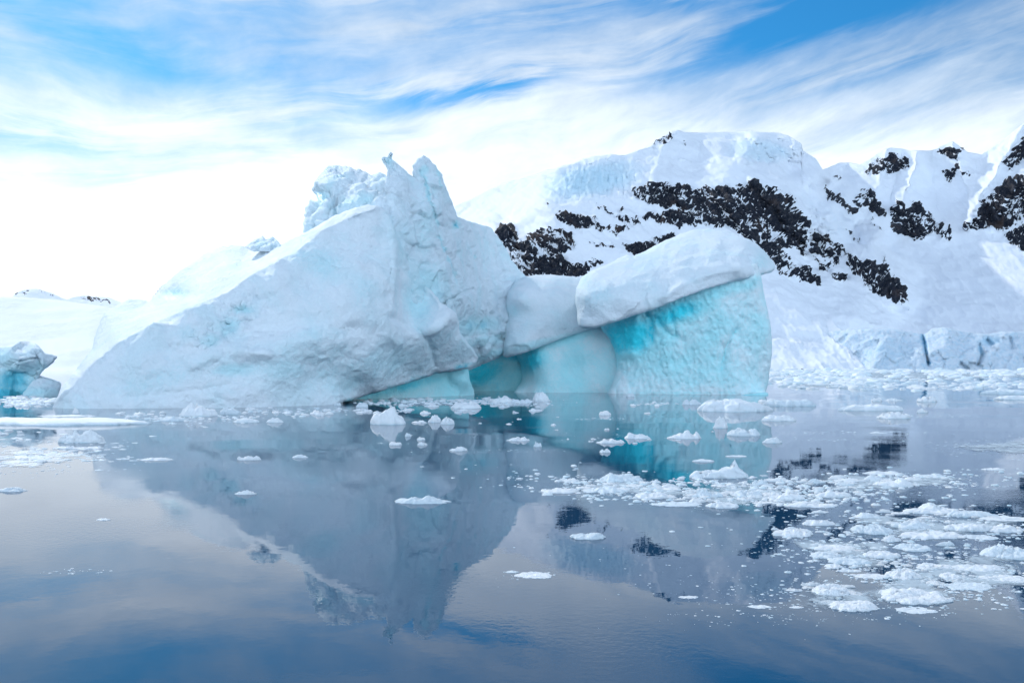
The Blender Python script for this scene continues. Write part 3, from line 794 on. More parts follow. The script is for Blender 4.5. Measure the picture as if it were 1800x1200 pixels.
R1 = [
    ([(868, 403), (900, 397), (915, 420), (953, 400), (1000, 407), (1013, 420), (1007, 440), (987, 447), (1013, 463), (1040, 467), (1027, 483), (1013, 490), (973, 492), (933, 500), (900, 480), (880, 425)], .92),
    ([(973, 370), (1033, 380), (1067, 397), (1117, 400), (1083, 410), (1047, 403), (1007, 400), (980, 387)], .8),
    ([(1047, 360), (1087, 373), (1133, 393), (1100, 397), (1067, 373)], .75),
    ([(1097, 340), (1120, 330), (1173, 322), (1220, 333), (1243, 333), (1280, 323), (1313, 327), (1320, 317), (1350, 330), (1380, 343), (1400, 370), (1421, 396), (1417, 450), (1396, 433), (1363, 440), (1345, 420), (1320, 412), (1280, 403), (1220, 400), (1193, 403), (1133, 387), (1133, 377), (1200, 373), (1133, 360), (1113, 352)], .72),
    ([(1313, 321), (1350, 328), (1385, 345), (1405, 375), (1420, 400), (1405, 430), (1380, 420), (1350, 390), (1320, 350)], 1.15),
    ([(1150, 352), (1200, 350), (1240, 362), (1220, 372), (1160, 368)], .0),
    ([(1093, 430), (1133, 420), (1167, 417), (1183, 410), (1190, 420), (1133, 445), (1110, 450)], .82),
    ([(1033, 422), (1083, 428), (1080, 436), (1050, 436)], .66),
    ([(1150, 250), (1163, 240), (1180, 237), (1180, 246), (1165, 257)], 1.2), ([(1197, 250), (1203, 250), (1202, 258)], .7),
    ([(1010, 452), (1063, 455), (1060, 466), (1030, 466)], .5), ([(953, 356), (966, 356), (964, 362)], .7), ([(1340, 272), (1366, 276), (1364, 281)], .55),
    ([(1280, 395), (1346, 408), (1387, 450), (1408, 465), (1442, 487), (1444, 503), (1404, 487), (1375, 477), (1342, 436), (1290, 410)], .92),
    ([(1421, 404), (1458, 417), (1483, 437), (1475, 467), (1425, 442)], .74),
    ([(1421, 442), (1467, 471), (1492, 494), (1479, 497), (1442, 469)], .74),
    ([(1479, 442), (1517, 465), (1558, 471), (1583, 506), (1594, 538), (1567, 529), (1533, 514), (1496, 477)], 1.05),
    ([(1549, 449), (1555, 455), (1561, 477), (1551, 472)], .8),
    ([(1450, 325), (1471, 337), (1508, 375), (1500, 380), (1483, 362), (1452, 345)], .95),
    ([(1498, 342), (1529, 333), (1542, 358), (1560, 379), (1554, 385), (1525, 371), (1505, 360)], 1.0),
    ([(1564, 384), (1579, 350), (1592, 367), (1608, 354), (1633, 379), (1671, 408), (1667, 429), (1646, 412), (1612, 417), (1608, 423), (1571, 410), (1564, 396)], .98),
    ([(1540, 283), (1567, 271), (1600, 279), (1592, 296), (1562, 304), (1517, 308), (1524, 296)], .9),
    ([(1646, 262), (1675, 258), (1700, 267), (1683, 279), (1662, 275)], .9),
    ([(1654, 298), (1687, 287), (1677, 317), (1658, 312)], .85), ([(1690, 300), (1712, 305), (1706, 312), (1690, 310)], .55),
    ([(1692, 396), (1717, 383), (1719, 354), (1758, 329), (1775, 308), (1810, 315), (1850, 330), (1850, 400), (1800, 396), (1742, 402), (1700, 403)], 1.05),
    ([(1758, 417), (1800, 392), (1850, 400), (1850, 450), (1800, 446), (1775, 430)], .95),
    ([(1758, 285), (1800, 242), (1850, 230), (1850, 300), (1800, 283), (1775, 302)], .9),
    ([(1531, 383), (1554, 402), (1552, 409), (1537, 406)], .7), ([(1483, 400), (1508, 412), (1527, 440), (1512, 432), (1495, 415)], .48),
    ([(1466, 310), (1478, 312), (1476, 320), (1466, 320)], .6),
]
mtn_ctrl = [
    (560, 500, 1900), (560, 645, 1500), (700, 420, 1800), (800, 366, 1600), (800, 450, 1350), (800, 560, 1050), (800, 650, 840), (700, 650, 1300), (860, 345, 1440), (880, 322, 1420), (880, 390, 1230), (933, 310, 1330), (930, 370, 1160), (960, 300, 1260),
    (700, 540, 1500), (1000, 560, 900), (1000, 650, 800), (1200, 560, 880), (1200, 650, 790),
    (973, 298, 1200), (1010, 287, 1175), (1040, 276, 1180), (1073, 271, 1180), (1100, 274, 1180), (1147, 256, 1200), (960, 350, 1112), (1000, 346, 1108), (1060, 342, 1108), (1100, 333, 1112), (1040, 310, 1132), (1090, 300, 1142),
    (955, 366, 1095), (1000, 362, 1085), (1060, 358, 1080), (1150, 290, 1160), (1150, 315, 1130), (1120, 325, 1112),
    (868, 405, 1100), (900, 450, 1050), (930, 490, 1010), (1000, 480, 1000), (1000, 420, 1040), (1100, 400, 1050), (1100, 450, 1010), (1200, 400, 1040), (1200, 460, 1000), (1150, 340, 1100),
    (1190, 229, 1260), (1240, 234, 1310), (1300, 233, 1330), (1360, 234, 1330), (1400, 247, 1310), (1200, 262, 1215), (1215, 292, 1165), (1180, 270, 1190), (1230, 272, 1215), (1260, 262, 1235),
    (1270, 280, 1170), (1300, 280, 1165), (1340, 300, 1160), (1367, 312, 1150), (1250, 312, 1118), (1300, 316, 1108), (1340, 325, 1105), (1290, 268, 1235), (1330, 283, 1215), (1330, 262, 1238), (1330, 246, 1262), (1400, 262, 1290), (1390, 300, 1240),
    (1240, 335, 1100), (1320, 330, 1095), (1380, 350, 1095), (1400, 372, 1090), (1405, 420, 1055), (1300, 400, 1035), (1340, 420, 1020), (1420, 345, 1175), (1440, 320, 1220), (1446, 302, 1260),
    (1430, 380, 1120), (1470, 400, 1120), (1470, 360, 1180), (1450, 420, 1080), (1500, 440, 1070), (1540, 445, 1100), (1540, 420, 1160), (1560, 470, 1060), (1585, 505, 1010), (1594, 536, 985),
    (1440, 490, 1000), (1490, 500, 990), (1360, 490, 960), (1400, 560, 890), (1500, 545, 925), (1550, 540, 945), (1450, 610, 840), (1360, 600, 850), (1360, 650, 795), (1530, 650, 800), (1600, 650, 810), (1500, 600, 850), (1540, 600, 880), (1700, 650, 815), (1830, 650, 815),
    (1480, 292, 1620), (1462, 330, 1420), (1500, 400, 1330), (1512, 290, 1600), (1533, 278, 1600), (1562, 261, 1600), (1600, 266, 1590), (1636, 266, 1600), (1656, 257, 1610), (1675, 249, 1610), (1700, 268, 1600), (1725, 272, 1600), (1750, 255, 1600), (1775, 238, 1600), (1830, 205, 1600),
    (1530, 330, 1500), (1555, 370, 1440), (1560, 330, 1505), (1580, 350, 1460), (1592, 345, 1490), (1610, 300, 1540), (1604, 345, 1490), (1614, 340, 1512), (1640, 350, 1510), (1680, 350, 1505), (1570, 395, 1400), (1620, 400, 1400), (1665, 420, 1385), (1700, 385, 1440), (1720, 380, 1410), (1760, 340, 1440), (1800, 360, 1400), (1830, 340, 1400), (1735, 320, 1500), (1760, 290, 1530), (1800, 280, 1530),
    (1750, 405, 1380), (1800, 430, 1340), (1830, 440, 1330),
    (1560, 430, 1370), (1600, 450, 1350), (1650, 455, 1345), (1700, 450, 1340), (1620, 490, 1240), (1700, 490, 1235), (1800, 480, 1220), (1640, 520, 1130), (1700, 540, 1085), (1800, 540, 1070), (1600, 540, 1040), (1640, 565, 1000), (1700, 585, 960), (1800, 585, 950), (1600, 575, 950), (1830, 600, 900), (1700, 620, 860), (1600, 600, 880)]
mtn_sky = [(540, 520), (620, 470), (700, 425), (800, 362), (833, 347), (883, 323), (933, 310), (960, 300), (973, 298), (990, 291), (1010, 287), (1026, 278), (1040, 275), (1073, 271), (1100, 273), (1120, 265), (1147, 255), (1153, 247), (1165, 240), (1173, 237), (1183, 230), (1190, 228),
           (1203, 233), (1240, 233), (1283, 232), (1320, 231), (1360, 233), (1383, 237), (1398, 247), (1408, 252), (1411, 265), (1433, 279), (1446, 298), (1454, 295), (1475, 286), (1495, 286), (1512, 290), (1533, 277), (1550, 265), (1562, 260), (1580, 261), (1600, 265), (1633, 265), (1644, 262), (1654, 256), (1665, 253), (1675, 248), (1685, 256), (1700, 267), (1725, 271), (1750, 254), (1775, 237), (1800, 217), (1860, 200), (1960, 260)]


def mtn_extra(Q):
    d = np.zeros(len(Q)); x, y = Q[:, 0], Q[:, 1]
    z = np.c_[x * 0.12, y * 0.02, np.zeros(len(Q))]
    fl = fbm(z, 1, 4, .6, 140, True)
    # fluted hanging ice on the cornice, and flutes in the far bowl
    band = sstep(x, 930, 975) * (1 - sstep(x, 1090, 1150)) * sstep(y, 270, 290) * (1 - sstep(y, 345, 362))
    d -= fl * 6 * band
    fl2 = fbm(np.c_[(x - y * 0.35) * 0.16, y * 0.012, np.ones(len(Q))], 1, 3, .6, 141, True)
    bowl = sstep(x, 1680, 1700) * (1 - sstep(y, 380, 400)) * sstep(y, 255, 290)
    d -= fl2 * 5 * bowl
    for pl, wd, amt in [([(1612, 262), (1606, 300), (1594, 340), (1580, 368)], 8, -34), ([(1676, 250), (1684, 290), (1700, 330), (1712, 372)], 10, -26), ([(1562, 262), (1548, 300), (1538, 345), (1545, 372)], 8, -20),
                        ([(1800, 220), (1775, 262), (1750, 305), (1722, 350), (1700, 396)], 12, -34), ([(1640, 268), (1640, 320), (1650, 370)], 14, 16), ([(1585, 272), (1575, 320), (1566, 352)], 8, 14), ([(1735, 278), (1728, 310)], 8, 14),
                        ([(1190, 229), (1165, 262), (1150, 300), (1145, 335)], 12, -16), ([(1196, 276), (1240, 284), (1300, 280), (1350, 300), (1378, 325), (1392, 350)], 5, -12), ([(1446, 300), (1470, 340), (1500, 392), (1545, 440), (1592, 536)], 10, -20),
                        ([(973, 300), (1010, 290), (1073, 274), (1147, 258)], 5, -9), ([(1395, 262), (1415, 300), (1440, 345)], 8, -14), ([(1340, 252), (1352, 275), (1350, 292)], 5, 9), ([(1440, 575), (1490, 612), (1530, 648)], 5, -5),
                        ([(1320, 318), (1370, 372), (1420, 440), (1470, 490)], 7, -14), ([(1250, 335), (1290, 380), (1320, 420)], 7, -12), ([(1180, 330), (1210, 370)], 6, -10), ([(900, 400), (930, 450), (950, 490)], 6, -10), ([(1600, 560), (1660, 545), (1740, 552)], 8, -7), ([(1500, 560), (1580, 590), (1640, 600)], 7, -6),
                        ([(1830, 300), (1790, 330), (1760, 370), (1740, 400)], 8, -22)]:
        Qj = Q + np.c_[fbm(np.c_[Q * .03, np.zeros(len(Q))], 1, 3, .6, 311), fbm(np.c_[Q * .03, np.ones(len(Q))], 1, 3, .6, 312)] * 12
        dl, _ = seg_dist(Qj, pl, False)
        d += amt * np.exp(-dl / wd)
    # seracs
    d1, d2, vv = worley(np.c_[x * 0.05, y * 0.07, np.zeros(len(Q))], 1.0, 142)
    ser = np.maximum(sstep(x, 1280, 1320) * (1 - sstep(x, 1410, 1430)) * sstep(y, 238, 246) * (1 - sstep(y, 285, 298)),
                     sstep(x, 1395, 1425) * (1 - sstep(x, 1520, 1560)) * sstep(y, 345, 365) * (1 - sstep(y, 440, 470)) * 0.7)
    d += ser * (fbm(np.c_[x * 0.035, y * 0.05, np.zeros(len(Q))], 1, 4, .6, 143, True) * -22)
    return d


relief("mountain_range", mtn_ctrl, mtn_sky, 540, 1960, 652, 1.9, M_MTN, R1,
       [(1040, 318, 95, 36, -10, .8), (1340, 266, 70, 26, 0, .55), (1460, 390, 90, 40, 40, .28), (1130, 290, 40, 40, 0, .15)],
       rocky=9, snowy=5.0, c=7, seed=105, extra=mtn_extra, kind='structure')

# glacier front on the right shore
go = [(1540, 668, 0), (1521, 646), (1495, 625), (1470, 604), (1446, 586), (1470, 580), (1512, 577), (1567, 577), (1600, 583), (1625, 588), (1640, 576), (1662, 575), (1680, 580), (1700, 584), (1737, 587), (1760, 582), (1800, 583), (1860, 590), (1960, 600), (1970, 668, 0)]
gc = [(1440, 648, 800), (1530, 650, 792), (1600, 650, 785), (1700, 650, 782), (1800, 650, 780), (1960, 650, 785), (1446, 588, 868), (1470, 604, 850), (1495, 625, 828), (1521, 646, 806), (1500, 585, 845), (1567, 578, 830), (1625, 590, 822), (1662, 578, 820), (1700, 586, 815), (1737, 589, 812), (1800, 586, 810), (1960, 600, 815),
      (1560, 620, 805), (1623, 620, 798), (1660, 610, 795), (1720, 615, 792), (1790, 620, 790)]


def g_extra(Q):
    d = np.zeros(len(Q)); x, y = Q[:, 0], Q[:, 1]
    d1, d2, vv = worley(np.c_[x * 0.035, y * 0.03, np.zeros(len(Q))], 1.0, 242)
    d += (vv - .5) * 5
    for pl, wd, amt in [([(1622, 588), (1626, 606), (1632, 640)], 3, 14), ([(1722, 606), (1727, 622), (1720, 640)], 3, 9), ([(1736, 598), (1742, 604)], 4, 8), ([(1776, 596), (1780, 612)], 3, 7), ([(1690, 640), (1700, 648)], 4, 8)]:
        dl, _ = seg_dist(Q, pl, False)
        d += amt * np.exp(-(dl / wd) ** 2)
    return d


ice_glac = ice_material("glacier_front_ice", snow=(0.74, 0.83, 0.92), pale=(0.50, 0.72, 0.87), deep=(0.12, 0.45, 0.68), bs=0.12, tint=0.6)
ice_body("glacier_front", go, gc, ice_glac, R=6, thick=60, step=2.2, rough=0.8, sm=1, c=8, big=(2.5, 0.03), mid=(2.0, 0.06), fine_=(0.5, 0.25), ridged=2.6, facets=1.6, fscale=0.07, seed=81, extra=g_extra,
         ice=[(1560, 620, 60, 30, 0, .2), (1740, 600, 20, 8, 0, .5)], iceband=[([(1622, 590), (1626, 606), (1632, 640)], 3, .9), ([(1722, 606), (1727, 622)], 3, .7)],
         kind='structure')

# low snow hill behind on the left, with far summits over it
relief("snow_hill", [(-500, 540, 900), (-500, 652, 600), (0, 522, 820), (0, 560, 740), (0, 600, 660), (0, 652, 560), (60, 524, 820), (190, 541, 780), (150, 600, 650), (100, 640, 570), (190, 652, 560), (300, 570, 760), (300, 652, 560), (120, 570, 720), (420, 600, 900), (420, 652, 600)],
       [(-500, 530), (-200, 515), (-60, 519), (0, 521), (60, 524), (110, 528), (190, 540), (230, 548), (300, 570), (420, 600), (560, 640)], -500, 560, 655, 5.0, M_MTN, snowy=1.5, seed=205, c=20, xs=.1, kind='structure')
relief("far_peaks", [(-100, 520, 3300), (-100, 640, 2700), (60, 505, 3300), (60, 640, 2700), (165, 520, 3300), (165, 640, 2700), (300, 640, 2700), (300, 540, 3200)],
       [(-100, 560), (0, 530), (22, 521), (30, 513), (42, 509), (55, 507), (68, 508), (82, 512), (95, 516), (106, 522), (118, 526), (128, 522), (145, 519), (165, 521), (190, 522), (204, 528), (240, 540), (330, 575)], -100, 330, 560, 1.6, M_MTN,
       [([(26, 514), (45, 508), (52, 512), (50, 519), (28, 520)], .72), ([(64, 508), (74, 509), (100, 518), (90, 522), (72, 515)], .6), ([(138, 521), (150, 519), (186, 528), (196, 536), (150, 526)], .6)],
       rocky=8, snowy=6, seed=305, c=10, xs=.3, kind='structure')


# broken blocks stuck on the shoulder of the great iceberg
ice_body("ice_block", [(430, 434), (444, 422), (462, 413), (467, 420), (472, 419), (479, 415), (489, 424), (495, 432), (480, 442, 0), (445, 442, 0)],
         [(430, 434, 100.5), (462, 416, 101.5), (495, 432, 98.5), (462, 436, 99), (478, 424, 100)], M_TOWER, R=5, thick=3, step=1.8, rough=.6, sm=0, c=4, facets=0.6, fscale=0.8, seed=91, parent=A, ice=[(460, 430, 20, 8, 0, .3)])

# the range runs on to the right of the view
relief("mountain_range", [(1940, 262, 1650), (1940, 450, 1340), (1940, 652, 860), (2200, 330, 1700), (2200, 480, 1350), (2200, 652, 900), (2600, 480, 1750), (2600, 652, 1000), (3000, 600, 1700), (3000, 652, 1200), (2400, 420, 1650), (2050, 290, 1680)],
       [(1930, 250), (2000, 285), (2080, 280), (2200, 335), (2300, 350), (2450, 440), (2600, 485), (2800, 570), (3050, 645)], 1940, 3040, 652, 6.0, M_MTN,
       [([(1960, 300), (2060, 320), (2120, 420), (2000, 460), (1950, 400)], .8), ([(2200, 400), (2320, 430), (2300, 520), (2180, 480)], .75)], rocky=8, snowy=6, seed=405, c=20, kind='structure')


# ------------------------------------------------------------------ floating ice
def water_D(py): return F * CAMH / (py - HY)


def floe_arrays(W, Dp, H, kind, seed, peaks=(), na=56, nr=18):
    """one piece of floating ice: W wide, Dp deep, H high above water"""
    rs = np.random.RandomState(seed)
    th = np.linspace(0, 2 * math.pi, na, endpoint=False)
    circ = np.c_[np.cos(th), np.sin(th), np.full(na, seed * 1.37)]
    edge = 1 + fbm(circ, 1.3, 4, 0.6, seed) * 0.55 + fbm(circ, 5.0, 2, 0.6, seed + 1) * 0.16
    edge /= edge.max()
    rr = np.r_[np.linspace(0.0, 0.86, nr - 5), 0.92, 0.96, 0.985, 1.0, 1.0]
    X = np.concatenate([r * edge * np.cos(th) for r in rr]); Y = np.concatenate([r * edge * np.sin(th) for r in rr])
    Rr = np.repeat(rr, na)
    P = np.c_[X * W / 2, Y * Dp / 2, np.zeros(len(X))]
    sz = max(W, Dp)
    if kind == 'flat':
        prof = 0.55 * (1 - Rr ** 10) ** 0.5 + 0.45 * (1 - Rr ** 2)
        lump = 0.25
    elif kind == 'slab':
        prof = 0.8 * (1 - Rr ** 7) ** 0.6 + 0.2 * (1 - Rr ** 2)
        lump = 0.30
    elif kind == 'low':
        prof = (1 - Rr ** 3) ** 0.8 * 0.7
        lump = 0.75
    else:   # mound
        prof = (1 - Rr ** 2.8) ** 0.55
        lump = 0.50
    z = prof.copy()
    Pn = np.c_[P[:, :2] / sz, np.full(len(P), seed * 0.71)]
    l1 = fbm(Pn, 3.2, 4, 0.55, seed + 4)
    d1, d2, vv = worley(Pn, 5.0, seed + 5)
    d3, d4, v2 = worley(Pn, 12.0, seed + 6)
    z = z * (1 + lump * (l1 * 2.4 + (0.45 - d1) * 0.8 + (vv - .5) * 1.1)) + prof * lump * (0.25 * (0.5 - d3) + (v2 - .5) * .22)
    for (u, v, hh, sg) in peaks:
        z += hh * np.exp(-(((X - u) / sg) ** 2 + ((Y - v) / (sg * 2.2)) ** 2)) * (1 - Rr ** 6)
    z = np.maximum(z, 0.05 * (1 - Rr ** 8))
    zt = z * H
    zt = np.where(Rr > 0.995, np.minimum(zt, 0.0), zt)
    V = np.c_[P[:, 0], P[:, 1], zt]
    jm = min(sz * 0.035, max(H, .02) * 0.35)
    for k in range(3):
        V[:, k] += fbm(np.c_[V[:, :2] / sz * 9, V[:, 2] / sz * 9 + seed], 1.0, 3, 0.6, seed + 20 + k) * jm * (1.5 if k < 2 else 1.0) * (Rr < 0.995)
    # last two rings: water line and keel
    V[-2 * na:-na, 2] = -0.01 - 0.1 * H
    V[-na:, 2] = -0.35 * H - 0.03 * sz
    V[-na:, 0] *= 0.9; V[-na:, 1] *= 0.9
    V[-2 * na:-na, :2] *= 0.99
    idx = np.arange(len(rr) * na).reshape(len(rr), na); nx = np.roll(idx, -1, 1)
    Fq = np.stack([idx[:-1], idx[1:], nx[1:], nx[:-1]], -1).reshape(-1, 4)
    ice = np.clip(sstep(-V[:, 2] / max(H, .01), -0.18, 0.15) * 0.45 + np.clip(l1, 0, 1) * 0.25, 0, 1)
    return V, Fq, ice


def floe(px, py, wpx, hpx, kind, label=None, group=None, seed=None, peaks=(), dk=0.5, res=None, name="ice_floe", rot=0.0, cat="ice floe"):
    Dm = water_D(py); W = wpx * 1.1 * Dm / F
    seed = seed if seed is not None else int(px * 7 + py * 13) % 9973
    depth = W * dk
    # part of the visible height is plan depth seen at a slant
    Hm = max((hpx * Dm / F) * 0.74 - (CAMH / Dm) * depth * 0.45, hpx * Dm / F * 0.30)
    na = 44 if wpx < 30 else (72 if wpx < 70 else 120)
    nr = 12 if wpx < 30 else (20 if wpx < 70 else 34)
    V, Fq, ice = floe_arrays(W, depth, Hm, kind, seed, peaks, na, nr)
    if rot:
        c_, s_ = math.cos(rot), math.sin(rot); V[:, :2] = V[:, :2] @ np.array([[c_, s_], [-s_, c_]])
    me = make_mesh(name, V, Fq, M_FLOE, {'ice': ice})
    o = link(name, me, label=label, category=cat)
    if group: o['group'] = group
    o.location = ((px - 900) / F * Dm, Dm, 0)
    return o


